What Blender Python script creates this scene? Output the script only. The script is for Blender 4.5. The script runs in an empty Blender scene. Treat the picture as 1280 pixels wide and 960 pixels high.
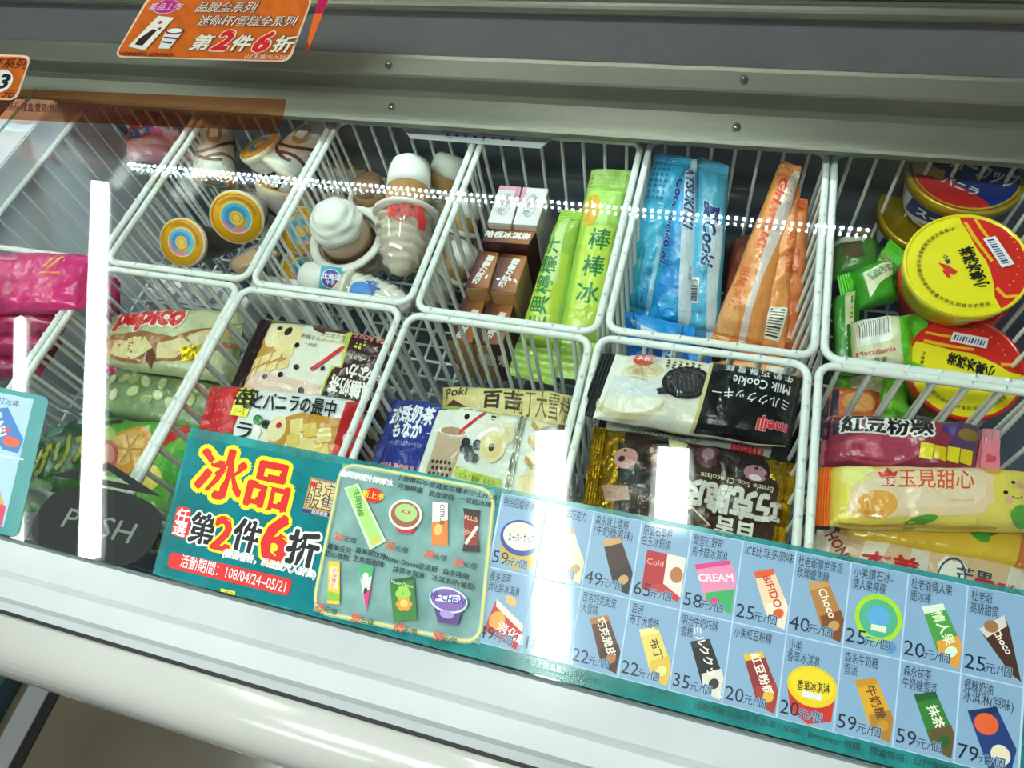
import bpy, bmesh, math, random
from mathutils import Vector, Matrix
from mathutils.noise import noise as mnoise
PI = math.pi
sc = bpy.context.scene
COL = sc.collection
# ---------------------------------------------------------------- camera (solved from the photograph, metres, z=0 is the basket rims)
F = 877.97 / 1280.0
RW, RH = 1280, 960
def rod(w):
    w = Vector(w); return Matrix.Rotation(w.length, 3, w.normalized())
RC = rod((2.5969502745577513, 0.2864659689109977, -0.2727213896143882))      # rows: right, down, forward
CAM = Vector((0.9328581236, -0.4074431292, 0.5988617925))
cam = bpy.data.objects.new('camera', bpy.data.cameras.new('camera')); COL.objects.link(cam)
cam.data.sensor_width = 36; cam.data.sensor_fit = 'HORIZONTAL'; cam.data.lens = 36 * F
cam.data.clip_start = 0.02; cam.data.clip_end = 50
M = Matrix((RC[0], -RC[1], -RC[2])).transposed().to_4x4(); M.translation = CAM
cam.matrix_world = M; sc.camera = cam
def ray(px, py):
    return RC.transposed() @ Vector(((px - 640) / 877.97, (py - 480) / 877.97, 1.0))
def at(px, py, z):
    d = ray(px, py); return CAM + d * ((z - CAM.z) / d.z)
def onplane(px, py, P0, n):
    d = ray(px, py); return CAM + d * ((P0 - CAM).dot(n) / d.dot(n))
# ---------------------------------------------------------------- world, exposure
w = bpy.data.worlds.new('shop'); sc.world = w; w.use_nodes = True
w.node_tree.nodes['Background'].inputs[0].default_value = (0.80, 0.90, 1.0, 1)
w.node_tree.nodes['Background'].inputs[1].default_value = 0.16
sc.view_settings.view_transform = 'Standard'; sc.view_settings.look = 'None'
sc.view_settings.gamma = 1; sc.view_settings.use_curve_mapping = False
sc.view_settings.exposure = 0.0
sc.cycles.transparent_max_bounces = 32
sc.cycles.caustics_reflective = False; sc.cycles.caustics_refractive = False
# ceiling tubes: (end a, end b, half width, radiance); 1.7 m above the freezer glass
CZ = 1.75
TUBES = [((-2.35, 1.94), (-1.05, -0.15), 0.036, 28), ((-2.05, .77), (-1.33, -.22), .018, 14), ((.470, .66), (.662, -.15), .052, 34), ((.904, .675), (.935, .395), .052, 34),
         ((-.9, -.75), (1.4, -.75), .075, 31), ((.3, 3.2), (2.3, 3.2), .10, 16), ((-1.6, -1.6), (-.4, -1.6), .09, 16)]  # this row: unseen fill lamps, added to brighten the freezer

# ---------------------------------------------------------------- materials
MATS = {}
def lin(h):
    h = h.lstrip('#'); r = []
    for i in (0, 2, 4):
        c = int(h[i:i+2], 16) / 255; r.append(c / 12.92 if c <= .04045 else ((c + .055) / 1.055) ** 2.4)
    return (*r, 1)
def mat(h, rough=.35, metal=0., coat=0., bump=0., bscale=60, var=0., vscale=30, emit=0., spec=.5, name=None):
    key = (h, rough, metal, coat, bump, bscale, var, vscale, emit)
    if key in MATS: return MATS[key]
    m = bpy.data.materials.new(name or 'mat_' + h.lstrip('#')); m.use_nodes = True
    nt = m.node_tree; b = nt.nodes['Principled BSDF']
    b.inputs['Base Color'].default_value = lin(h); b.inputs['Roughness'].default_value = rough
    b.inputs['Metallic'].default_value = metal; b.inputs['Coat Weight'].default_value = coat
    b.inputs['Coat Roughness'].default_value = .06 if coat == 1. else .12
    if emit:
        b.inputs['Emission Color'].default_value = lin(h); b.inputs['Emission Strength'].default_value = emit
    if bump or var:
        tc = nt.nodes.new('ShaderNodeTexCoord')
    if bump:
        n = nt.nodes.new('ShaderNodeTexNoise'); n.inputs['Scale'].default_value = bscale; n.inputs['Detail'].default_value = 3
        n.inputs['Distortion'].default_value = .6
        bp = nt.nodes.new('ShaderNodeBump'); bp.inputs['Strength'].default_value = bump; bp.inputs['Distance'].default_value = .01
        nt.links.new(tc.outputs['Object'], n.inputs['Vector']); nt.links.new(n.outputs['Fac'], bp.inputs['Height'])
        nt.links.new(bp.outputs['Normal'], b.inputs['Normal']); nt.links.new(bp.outputs['Normal'], b.inputs['Coat Normal'])
    if var:
        n2 = nt.nodes.new('ShaderNodeTexNoise'); n2.inputs['Scale'].default_value = vscale; n2.inputs['Detail'].default_value = 4
        mx = nt.nodes.new('ShaderNodeMix'); mx.data_type = 'RGBA'; mx.blend_type = 'MULTIPLY'
        mx.inputs['Factor'].default_value = var; mx.inputs[6].default_value = lin(h)
        nt.links.new(tc.outputs['Object'], n2.inputs['Vector'])
        rp = nt.nodes.new('ShaderNodeValToRGB'); rp.color_ramp.elements[0].position = .3; rp.color_ramp.elements[1].position = .65
        nt.links.new(n2.outputs['Fac'], rp.inputs['Fac']); nt.links.new(rp.outputs['Color'], mx.inputs[7])
        nt.links.new(mx.outputs[2], b.inputs['Base Color'])
    MATS[key] = m; return m
def clear(h, opac, rough=.02, spec=1.0, refl=.04, var=0., vscale=20, name='clear', tint=None):
    """thin see-through sheet: Schlick reflection + tinted transmission + some body colour"""
    key = ('c', h, opac, rough, refl, var)
    if key in MATS: return MATS[key]
    m = bpy.data.materials.new(name); m.use_nodes = True; nt = m.node_tree; nt.nodes.clear()
    N = nt.nodes.new; L = nt.links.new
    out = N('ShaderNodeOutputMaterial'); tr = N('ShaderNodeBsdfTransparent'); df = N('ShaderNodeBsdfDiffuse'); gl = N('ShaderNodeBsdfGlossy')
    c = lin(h); tr.inputs[0].default_value = (*[.55 + .45 * x for x in c[:3]], 1) if opac > .2 else (.982, .997, .990, 1)
    if tint: tr.inputs[0].default_value = lin(tint)
    df.inputs[0].default_value = c; gl.inputs['Roughness'].default_value = rough
    m1 = N('ShaderNodeMixShader'); m1.inputs[0].default_value = opac; L(tr.outputs[0], m1.inputs[1]); L(df.outputs[0], m1.inputs[2])
    if var:
        tc = N('ShaderNodeTexCoord'); n = N('ShaderNodeTexNoise'); n.inputs['Scale'].default_value = vscale; n.inputs['Detail'].default_value = 3
        r = N('ShaderNodeMapRange'); r.inputs[1].default_value = .35; r.inputs[2].default_value = .65
        r.inputs[3].default_value = max(0, opac - var); r.inputs[4].default_value = min(1, opac + var)
        L(tc.outputs['Object'], n.inputs['Vector']); L(n.outputs['Fac'], r.inputs[0]); L(r.outputs[0], m1.inputs[0])
    lw = N('ShaderNodeLayerWeight'); lw.inputs[0].default_value = .5
    p = N('ShaderNodeMath'); p.operation = 'POWER'; p.inputs[1].default_value = 5; L(lw.outputs['Facing'], p.inputs[0])
    a = N('ShaderNodeMath'); a.operation = 'MULTIPLY_ADD'; a.inputs[1].default_value = .9; a.inputs[2].default_value = refl; L(p.outputs[0], a.inputs[0])
    m2 = N('ShaderNodeMixShader'); L(a.outputs[0], m2.inputs[0]); L(m1.outputs[0], m2.inputs[1]); L(gl.outputs[0], m2.inputs[2])
    L(m2.outputs[0], out.inputs[0]); MATS[key] = m; return m
def wrap(h): return mat(h, rough=.28, coat=.5, bump=.35, bscale=55)
def foil(h): return mat(h, rough=.24, metal=.85, bump=.8, bscale=70)
def ink(h): return mat(h, rough=.4)
def gink(h): return mat(h, rough=.4, coat=1., spec=.5)
def card(h): return mat(h, rough=.45, coat=.15)
SHINY = wrap
WHITE_PL = mat('#f2f4f2', rough=.3, coat=.3, name='white_coated_wire')

# ---------------------------------------------------------------- objects
def tagit(o, label=None, cat=None, group=None, kind=None):
    if label: o['label'] = label
    if cat: o['category'] = cat
    if group: o['group'] = group
    if kind: o['kind'] = kind
    return o
def thing(name, loc, label, cat, group=None):
    o = bpy.data.objects.new(name, None); COL.objects.link(o); o.location = loc; o.empty_display_size = .02
    return tagit(o, label, cat, group)
def mesh_obj(name, verts, faces, mats, fm=None, parent=None, smooth=False, origin=None, label=None):
    """verts are world coordinates; stored relative to the parent's origin"""
    og = Vector(parent.location) if parent and origin is None else (Vector(origin) if origin is not None else Vector((0, 0, 0)))
    if parent and parent.parent: og = og + parent.parent.location if origin is None else og
    me = bpy.data.meshes.new(name); me.from_pydata([tuple(Vector(v) - og) for v in verts], [], faces)
    for m in (mats if isinstance(mats, (list, tuple)) else [mats]): me.materials.append(m)
    if fm: me.polygons.foreach_set('material_index', fm)
    if smooth: me.polygons.foreach_set('use_smooth', [True] * len(faces))
    me.update()
    o = bpy.data.objects.new(name, me); COL.objects.link(o)
    if parent: o.parent = parent
    elif origin is not None: o.location = origin
    if label: o['label'] = label
    return o
def box(name, x0, x1, y0, y1, z0, z1, m, parent=None, bev=0.0, label=None, origin=None):
    bm = bmesh.new(); bmesh.ops.create_cube(bm, size=1)
    for v in bm.verts: v.co = Vector(((x0 + x1) / 2 + v.co.x * (x1 - x0), (y0 + y1) / 2 + v.co.y * (y1 - y0), (z0 + z1) / 2 + v.co.z * (z1 - z0)))
    if bev: bmesh.ops.bevel(bm, geom=bm.edges[:], offset=bev, segments=2, affect='EDGES')
    vs = [v.co.copy() for v in bm.verts]; bm.verts.index_update(); fs = [[v.index for v in f.verts] for f in bm.faces]; bm.free()
    if parent is None and origin is None: origin = ((x0 + x1) / 2, (y0 + y1) / 2, z0)
    return mesh_obj(name, vs, fs, m, parent=parent, label=label, origin=origin)
def extrude_x(name, prof, x0, x1, m, parent=None, closed=True, smooth=False, label=None):
    n = len(prof); vs = [(x0, y, z) for y, z in prof] + [(x1, y, z) for y, z in prof]; fs = []
    for i in range(n if closed else n - 1):
        j = (i + 1) % n; fs.append([i, j, n + j, n + i])
    if closed: fs += [list(range(n))[::-1], list(range(n, 2 * n))]
    return mesh_obj(name, vs, fs, m, parent=parent, smooth=smooth, label=label)
def tube_path(pts, r, seg=7, closed=False):
    pts = [Vector(p) for p in pts]; n = len(pts); vs = []; fs = []
    t0 = (pts[1] - pts[0]).normalized(); up = Vector((0, 0, 1)) if abs(t0.z) < .9 else Vector((1, 0, 0))
    nrm = t0.cross(up).normalized()
    for i, p in enumerate(pts):
        a = pts[(i - 1) % n] if (i or closed) else p; b = pts[(i + 1) % n] if (i < n - 1 or closed) else p
        t = (b - a).normalized(); nrm = (nrm - t * nrm.dot(t)).normalized(); bn = t.cross(nrm)
        for k in range(seg):
            a_ = 2 * PI * k / seg; vs.append(p + nrm * (r * math.cos(a_)) + bn * (r * math.sin(a_)))
    for i in range(n if closed else n - 1):
        j = (i + 1) % n
        for k in range(seg): fs.append([i * seg + k, i * seg + (k + 1) % seg, j * seg + (k + 1) % seg, j * seg + k])
    if not closed: fs += [list(range(seg))[::-1], list(range((n - 1) * seg, n * seg))]
    return vs, fs
def frame_of(axis, ref=None):
    a = Vector(axis).normalized(); r = Vector(ref) if ref is not None else (Vector((0, 0, 1)) if abs(a.z) < .9 else Vector((1, 0, 0)))
    x = (r - a * r.dot(a)).normalized(); return x, a.cross(x), a
def lathe(name, prof, o, axis, m, parent, seg=40, smooth=True, wob=0, cap=True, label=None, swirl=0, sn=5, ref=None):
    X, Y, A = frame_of(axis, ref); o = Vector(o); vs = []; fs = []
    for i, (r, h) in enumerate(prof):
        for k in range(seg):
            a = 2 * PI * k / seg
            rr = r * (1 + swirl * math.cos(sn * (a + h * 60))) if swirl else r
            if wob: rr *= 1 + wob * mnoise(Vector((math.cos(a) * 2, math.sin(a) * 2, h * 60)))
            vs.append(o + X * (rr * math.cos(a)) + Y * (rr * math.sin(a)) + A * h)
    n = len(prof)
    for i in range(n - 1):
        for k in range(seg): fs.append([i * seg + k, i * seg + (k + 1) % seg, (i + 1) * seg + (k + 1) % seg, (i + 1) * seg + k])
    if cap:
        fs += [list(range(seg))[::-1], list(range((n - 1) * seg, n * seg))]
    return mesh_obj(name, vs, fs, m, parent=parent, smooth=smooth, label=label)

# ---------------------------------------------------------------- flat print engine (text, rectangles, ellipses, polygons)
TXT = {}
def text_mesh(s, bold):
    key = (s, bold)
    if key in TXT: return TXT[key]
    cu = bpy.data.curves.new('t', 'FONT'); cu.body = s; cu.size = 1; cu.offset = bold; cu.resolution_u = 2
    cu.align_x = 'CENTER'; cu.align_y = 'CENTER'; cu.fill_mode = 'FRONT'
    ob = bpy.data.objects.new('t', cu); COL.objects.link(ob)
    dg = bpy.context.evaluated_depsgraph_get(); me = bpy.data.meshes.new_from_object(ob.evaluated_get(dg))
    vs = [(v.co.x, v.co.y) for v in me.vertices]; fs = [list(p.vertices) for p in me.polygons]
    bpy.data.objects.remove(ob); bpy.data.curves.remove(cu); bpy.data.meshes.remove(me)
    if vs:
        x0 = min(v[0] for v in vs); x1 = max(v[0] for v in vs); y0 = min(v[1] for v in vs); y1 = max(v[1] for v in vs)
        cx, cy = (x0 + x1) / 2, (y0 + y1) / 2; vs = [(x - cx, y - cy) for x, y in vs]; ext = (x1 - x0, y1 - y0)
    else: ext = (1, 1)
    TXT[key] = (vs, fs, ext); return TXT[key]
# each shape: (kind, data..., colour, options).  u,v in 0..1 of the sheet, v downwards
def T(s, u, v, h, c, rot=0, bold=0.012, w=None, sx=1, skew=0, o=None, ow=.05): return dict(k='T', s=s, u=u, v=v, h=h, c=c, rot=rot, bold=bold, w=w, sx=sx, skew=skew, o=o, ow=ow)
def R(u0, v0, u1, v1, c, r=0.): return dict(k='R', q=(u0, v0, u1, v1), c=c, r=r)
def E(u, v, ru, rv, c, rot=0, a0=0, a1=360, hole=0): return dict(k='E', u=u, v=v, ru=ru, rv=rv, c=c, rot=rot, a0=a0, a1=a1, hole=hole)
def P(pts, c): return dict(k='P', pts=pts, c=c)
def LN(u0, v0, u1, v1, t, c): return dict(k='L', q=(u0, v0, u1, v1), t=t, c=c)
def BAR(u0, v0, u1, v1, n=16, c='#302a70', vert=False, seed=1):
    rnd = random.Random(seed); out = [R(u0, v0, u1, v1, '#f4f4f0')]; pos = .08
    while pos < .92:
        b = rnd.choice((.02, .03, .045)); 
        if vert: out.append(R(u0 + (u1 - u0) * .12, v0 + (v1 - v0) * pos, u0 + (u1 - u0) * .8, v0 + (v1 - v0) * min(pos + b, .92), c))
        else: out.append(R(u0 + (u1 - u0) * pos, v0 + (v1 - v0) * .12, u0 + (u1 - u0) * min(pos + b, .92), v0 + (v1 - v0) * .8, c))
        pos += b + rnd.choice((.015, .03))
    return out
def flatten(l):
    r = []
    for x in l: r.extend(flatten(x)) if isinstance(x, (list, tuple)) else r.append(x)
    return r
def sub(shapes, u0, v0, u1, v1):
    """place shapes drawn for a unit sheet into a sub-rectangle"""
    o = []
    for s in flatten(shapes):
        s = dict(s); fu = lambda u: u0 + u * (u1 - u0); fv = lambda v: v0 + v * (v1 - v0)
        if s['k'] in 'TE': s['u'] = fu(s['u']); s['v'] = fv(s['v'])
        if s['k'] == 'T': s['h'] *= (v1 - v0); s['w'] = s['w'] and s['w'] * (u1 - u0)
        if s['k'] == 'E': s['ru'] *= (u1 - u0); s['rv'] *= (v1 - v0)
        if s['k'] in 'RL': q = s['q']; s['q'] = (fu(q[0]), fv(q[1]), fu(q[2]), fv(q[3]))
        if s['k'] == 'L': s['t'] *= (v1 - v0)
        if s['k'] == 'P': s['pts'] = [(fu(a), fv(b)) for a, b in s['pts']]
        o.append(s)
    return o
def shape2d(s, W, H):
    """-> list of (verts in metres (x right, y down), faces, colour)"""
    k = s['k']
    if k == 'T':
        out = []
        passes = ([(s['bold'] + s['ow'], s['o'])] if s['o'] else []) + [(s['bold'], s['c'])]
        for bold, c in passes:
            vs, fs, ext = text_mesh(s['s'], 0.0); base = ext; bold = max(0, bold - .006)
            sz = s['h'] * H / .92; kx = s['sx']
            if s['w']: kx = s['w'] * W / (base[0] * sz)
            cr, sr = math.cos(math.radians(s['rot'])), math.sin(math.radians(s['rot'])); r = []; F_ = []
            nn = 1 if bold < .012 else 4 if bold < .03 else 8 if bold < .06 else 14
            for q in range(nn):
                ox = bold * math.cos(2 * PI * (q + .5) / nn) if nn > 1 else 0; oy = bold * math.sin(2 * PI * (q + .5) / nn) if nn > 1 else 0
                b_ = len(r)
                for x, y in vs:
                    X = (x + ox) * sz * kx + s['skew'] * (y + oy) * sz; Y = -(y + oy) * sz
                    r.append((s['u'] * W + X * cr - Y * sr, s['v'] * H + X * sr + Y * cr, q * 4e-6))
                F_ += [[b_ + i for i in f] for f in fs]
            fs = F_
            out.append((r, fs, c))
        return out
    if k == 'R':
        u0, v0, u1, v1 = s['q']; r = s['r'] * H
        if not r: return [([(u0 * W, v0 * H), (u1 * W, v0 * H), (u1 * W, v1 * H), (u0 * W, v1 * H)], [[3, 2, 1, 0]], s['c'])]
        pts = []
        for cx, cy, a in ((u1 * W - r, v0 * H + r, -90), (u1 * W - r, v1 * H - r, 0), (u0 * W + r, v1 * H - r, 90), (u0 * W + r, v0 * H + r, 180)):
            for i in range(5): b = math.radians(a + i * 22.5); pts.append((cx + r * math.cos(b), cy + r * math.sin(b)))
        return [(pts, [list(range(len(pts)))[::-1]], s['c'])]
    if k == 'E':
        n = 28; pts = []; rot = math.radians(s['rot']); full = s['a1'] - s['a0'] >= 360
        for i in range(n if full else n + 1):
            a = math.radians(s['a0'] + (s['a1'] - s['a0']) * i / n); pts.append((math.cos(a), math.sin(a)))
        f = lambda p, q: (s['u'] * W + p[0] * q * s['ru'] * W * math.cos(rot) - p[1] * q * s['rv'] * H * math.sin(rot),
                          s['v'] * H + p[0] * q * s['ru'] * W * math.sin(rot) + p[1] * q * s['rv'] * H * math.cos(rot))
        if s['hole']:
            o = [f(p, 1) for p in pts] + [f(p, s['hole']) for p in pts]; m = len(pts)
            return [(o, [[i, m + i, m + (i + 1) % m, (i + 1) % m] for i in range(m if full else m - 1)], s['c'])]
        return [([f(p, 1) for p in pts], [list(range(len(pts)))[::-1]], s['c'])]
    if k == 'P':
        pts = [(a * W, b * H) for a, b in s['pts']]
        ar = sum(pts[i][0] * pts[(i + 1) % len(pts)][1] - pts[(i + 1) % len(pts)][0] * pts[i][1] for i in range(len(pts)))
        idx = list(range(len(pts)))
        return [(pts, [idx[::-1] if ar > 0 else idx], s['c'])]
    if k == 'L':
        u0, v0, u1, v1 = s['q']; a = Vector((u0 * W, v0 * H)); b = Vector((u1 * W, v1 * H)); d = (b - a).normalized(); n = Vector((-d.y, d.x)) * s['t'] * H / 2
        return [([tuple(a + n), tuple(b + n), tuple(b - n), tuple(a - n)], [[0, 1, 2, 3]], s['c'])]
def prints(name, shapes, W, H, S, parent, step=None, matf=ink, lift=.0002, dl=.00006, clip=True):
    """S(u,v,off)->world point.  One mesh, one material per colour"""
    V = []; FA = []; FM = []; mats = []; mi = {}; li = -1
    for s in flatten(shapes):
        for vs, fs, c in shape2d(s, W, H):
            li += 1
            bm = bmesh.new(); bv = [bm.verts.new((*p, 0)[:3]) for p in vs]
            for f in fs:
                try: bm.faces.new([bv[i] for i in f])
                except ValueError: pass
            if not bm.faces: bm.free(); continue
            big = [f for f in bm.faces if len(f.verts) > 4]
            if big: bmesh.ops.triangulate(bm, faces=big)
            if clip:
                for co, no in (((0, 0, 0), (-1, 0, 0)), ((W, 0, 0), (1, 0, 0)), ((0, 0, 0), (0, -1, 0)), ((0, H, 0), (0, 1, 0))):
                    bmesh.ops.bisect_plane(bm, geom=bm.verts[:] + bm.edges[:] + bm.faces[:], plane_co=co, plane_no=no, clear_outer=True)
            if step and bm.verts:
                xs = [v.co.x for v in bm.verts]; ys = [v.co.y for v in bm.verts]
                for ax, lo, hi in ((0, min(xs), max(xs)), (1, min(ys), max(ys))):
                    q = math.floor(lo / step) + 1
                    while q * step < hi - 1e-6:
                        co = (q * step, 0, 0) if ax == 0 else (0, q * step, 0); no = (1, 0, 0) if ax == 0 else (0, 1, 0)
                        bmesh.ops.bisect_plane(bm, geom=bm.verts[:] + bm.edges[:] + bm.faces[:], plane_co=co, plane_no=no); q += 1
            if c not in mi: mi[c] = len(mats); mats.append(c if not isinstance(c, str) else (foil(c[1:]) if c[0] == '!' else matf(c)))
            b0 = len(V); bm.verts.index_update(); off = lift + li * dl
            for v in bm.verts: V.append(S(v.co.x / W, v.co.y / H, off + v.co.z))
            for f in bm.faces: FA.append([b0 + v.index for v in f.verts]); FM.append(mi[c])
            bm.free()
    if not FA: return None
    return mesh_obj(name, V, FA, mats, FM, parent=parent)
def flatS(Q):
    a, b, c, d = [Vector(q) for q in Q]; n = (d - a).cross(b - a).normalized()
    if n.z < 0 and abs(n.z) > .2: n = -n
    return lambda u, v, off: a * (1 - u) * (1 - v) + b * u * (1 - v) + c * u * v + d * (1 - u) * v + n * off
def dims(Q):
    a, b, c, d = [Vector(q) for q in Q]; return ((b - a).length + (c - d).length) / 2, ((d - a).length + (c - b).length) / 2

# ---------------------------------------------------------------- flow-wrapped packs
def pack(name, label, cat, px, z, thick, m, shapes=(), seals=(.06, .06), sealmat=None, group=None, wr=.0016, pe=(4, 6), seed=0, nu=44, nv=22, matf=wrap, Q=None, backdrop=None):
    """px: image corners TL,TR,BR,BL of the sheet read upright; z: height(s) of the corners"""
    if Q is None:
        zs = z if isinstance(z, (list, tuple)) else [z] * 4
        Q = [at(*p, zz) for p, zz in zip(px, zs)]
    a, b, c, d = Q; W, H = dims(Q); n = (d - a).cross(b - a).normalized()
    if n.dot(CAM - (a + c) / 2) < 0: n = -n
    base = (a + b + c + d) / 4; base = Vector((base.x, base.y, min(q.z for q in Q) - thick / 2))
    o = thing(name, base, label, cat, group)
    s0, s1 = seals
    def h(u, v):
        uu = (u - s0) / max(1e-6, 1 - s0 - s1)
        if uu <= 0 or uu >= 1: hu = 0
        else: hu = max(0, 1 - abs(2 * uu - 1) ** pe[0]) ** .55
        hv = max(0, 1 - abs(2 * v - 1) ** pe[1]) ** .55
        return thick / 2 * hu * hv
    def wrk(u, v):
        q = Vector((u * W * 38 + seed * 7.3, v * H * 38, seed * 1.7)); k = mnoise(q) + .5 * mnoise(q * 2.3)
        e = min(1, min(u, 1 - u) * 25); 
        edge = 1 + 1.2 * max(0, 1 - min(abs(u - s0), abs(1 - s1 - u)) * 9)
        return wr * k * edge
    def pin(u, v):   # slight pinch and waver of the outline
        v2 = .5 + (v - .5) * (1 - .05 * (1 - min(1, 6 * min(abs(u), abs(1 - u)))) ) + .006 * math.sin(u * 19 + seed)
        return v2
    def S(u, v, off):
        v2 = pin(u, v); p = a * (1 - u) * (1 - v2) + b * u * (1 - v2) + c * u * v2 + d * (1 - u) * v2
        tooth = 0
        return p + n * (h(u, v) + wrk(u, v) + off)
    def SB(u, v):
        v2 = pin(u, v); p = a * (1 - u) * (1 - v2) + b * u * (1 - v2) + c * u * v2 + d * (1 - u) * v2
        return p + n * (-h(u, v) + wrk(u, v) - .0006)
    def grid(u0, u1, k):
        vs = []; fs = []
        for side in (0, 1):
            for i in range(k + 1):
                for j in range(nv + 1):
                    u = u0 + (u1 - u0) * i / k; v = j / nv
                    vs.append(S(u, v, 0) if side == 0 else SB(u, v))
        B = (k + 1) * (nv + 1); g = lambda i, j: i * (nv + 1) + j
        for i in range(k):
            for j in range(nv):
                fs.append([g(i, j), g(i, j + 1), g(i + 1, j + 1), g(i + 1, j)]); fs.append([B + g(i, j), B + g(i + 1, j), B + g(i + 1, j + 1), B + g(i, j + 1)])
        for i in range(k):
            fs.append([g(i, 0), g(i + 1, 0), B + g(i + 1, 0), B + g(i, 0)]); fs.append([g(i, nv), B + g(i, nv), B + g(i + 1, nv), g(i + 1, nv)])
        for j in range(nv):
            fs.append([g(0, j), B + g(0, j), B + g(0, j + 1), g(0, j + 1)]); fs.append([g(k, j), g(k, j + 1), B + g(k, j + 1), B + g(k, j)])
        return vs, fs
    vs, fs = grid(s0, 1 - s1, nu); mesh_obj('wrapper', vs, fs, m, parent=o, smooth=True)
    for (u0, u1) in ((0, s0), (1 - s1, 1)):
        if u1 - u0 < .005: continue
        vs, fs = grid(u0, u1, 10)
        for i in range(11):       # crimp ridges
            for j in range(nv + 1):
                k = i * (nv + 1) + j; dz = n * (.0005 * (1 if i % 2 else -1)); vs[k] = vs[k] + dz; vs[k + 11 * (nv + 1)] = vs[k + 11 * (nv + 1)] + dz
        mesh_obj('end_seal', vs, fs, sealmat or m, parent=o, smooth=False)
    if shapes: prints('front_print', shapes, W, H, S, o, step=.0045, matf=matf, lift=.0004)
    return o
def label_sheet(name, Q, base, shapes, parent, matf=ink, lift=.0002, t=.0003):
    W, H = dims(Q); S = flatS(Q)
    vs = [S(u, v, k) for k in (0, -t) for u, v in ((0, 0), (1, 0), (1, 1), (0, 1))]
    fs = [[3, 2, 1, 0], [4, 5, 6, 7], [0, 1, 5, 4], [1, 2, 6, 5], [2, 3, 7, 6], [3, 0, 4, 7]]
    o = mesh_obj(name, vs, fs, base, parent=parent)
    prints('print', shapes, W, H, S, parent, matf=matf, lift=lift)
    return o

# ================================================================ the shop around the freezer
floor_m = mat('#6d6455', rough=.22, coat=.3, var=.35, vscale=3, name='shop_floor')
o = box('floor', -4, 5, -4, 4, -.90, -.85, floor_m); o['kind'] = 'structure'
o = box('ceiling', -4, 5, -4, 4, 1.86, 1.90, mat('#6a6c6a', rough=.9, name='ceiling_paint')); o['kind'] = 'structure'
for nm, x0, x1, z in (('trim_1', -.315, -.262, -.846), ('trim_2', -.262, -.236, -.847), ('trim_3', -.42, -.335, -.80)):
    hcol = {'trim_1': '#8f8f94', 'trim_2': '#15120d', 'trim_3': '#27464d'}[nm]
    o = box(nm, x0, x1, -2.5, -.2, -.85, z, mat(hcol, rough=.35), bev=.001); o['kind'] = 'structure'
for i, (a, b, hw, L) in enumerate(TUBES):
    a = Vector((*a, CZ)); b = Vector((*b, CZ)); d = (b - a).normalized(); s = Vector((-d.y, d.x, 0))
    desc = ['long bright ceiling lamp mirrored as the tall streak near the push handle', 'thin ceiling lamp mirrored at the far left of the glass', 'bright ceiling lamp mirrored across the poster centre',
            'short bright ceiling lamp mirrored on the gold wrapped bar', 'added unseen fill lamp over the aisle behind the customer', 'added unseen fill lamp high behind the freezer', 'added unseen fill lamp at the left end of the aisle'][i]
    t = thing('ceiling_lamp', (a + b) / 2 + Vector((0, 0, .03)), desc, 'ceiling light')
    def slab(n_, w_, z0, z1, m_, e=0):
        vs = [p + s * (k * w_) + Vector((0, 0, z)) for z in (z0, z1) for p, k in ((a - d * e, -1), (a - d * e, 1), (b + d * e, 1), (b + d * e, -1))]
        return mesh_obj(n_, vs, [[3, 2, 1, 0], [4, 5, 6, 7], [0, 1, 5, 4], [1, 2, 6, 5], [2, 3, 7, 6], [3, 0, 4, 7]], m_, parent=t)
    slab('diffuser', hw, -.02, 0, mat('#f4fff6', rough=.5, emit=L)); slab('housing', hw + .02, .001, .05, mat('#dddddd'), .02)

# ================================================================ the chest freezer
XL, XR = -.012, 1.60
t = FZ = thing('chest_freezer', (.75, -.05, -.85), 'white chest ice cream freezer with sliding glass lids and grey aluminium rails', 'freezer')
alu = mat('#76776a', rough=.42, metal=.55, var=.12, vscale=9, bump=.05, bscale=300, name='brushed_aluminium')
alu_d = mat('#6f7068', rough=.5, metal=.4, name='dark_aluminium')  # slightly darker, duller aluminium of the canopy and its posts
slate = mat('#7c7c80', rough=.55, var=.12, vscale=14, name='grey_plastic')
liner_w = mat('#eceffb', rough=.3, coat=.2, name='white_liner'); liner_s = mat('#6c7484', rough=.35, metal=.1, coat=.2, var=.25, vscale=7, name='slate_liner')
whitep = mat('#c3c8cc', rough=.32, coat=.2, var=.10, vscale=12, name='white_plastic_frame')
box('liner_side', -.06, XL, -.36, .34, -.34, .034, liner_w, FZ, .002)
box('liner_side', XR, XR + .05, -.36, .34, -.34, .034, liner_w, FZ, .002)
box('liner_back', XL, XR, .31, .36, -.34, .03, liner_s, FZ)
box('liner_front', XL, XR, -.40, -.355, -.34, .028, liner_w, FZ)
box('liner_floor', -.06, XR + .05, -.40, .36, -.36, -.335, liner_s, FZ)
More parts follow.
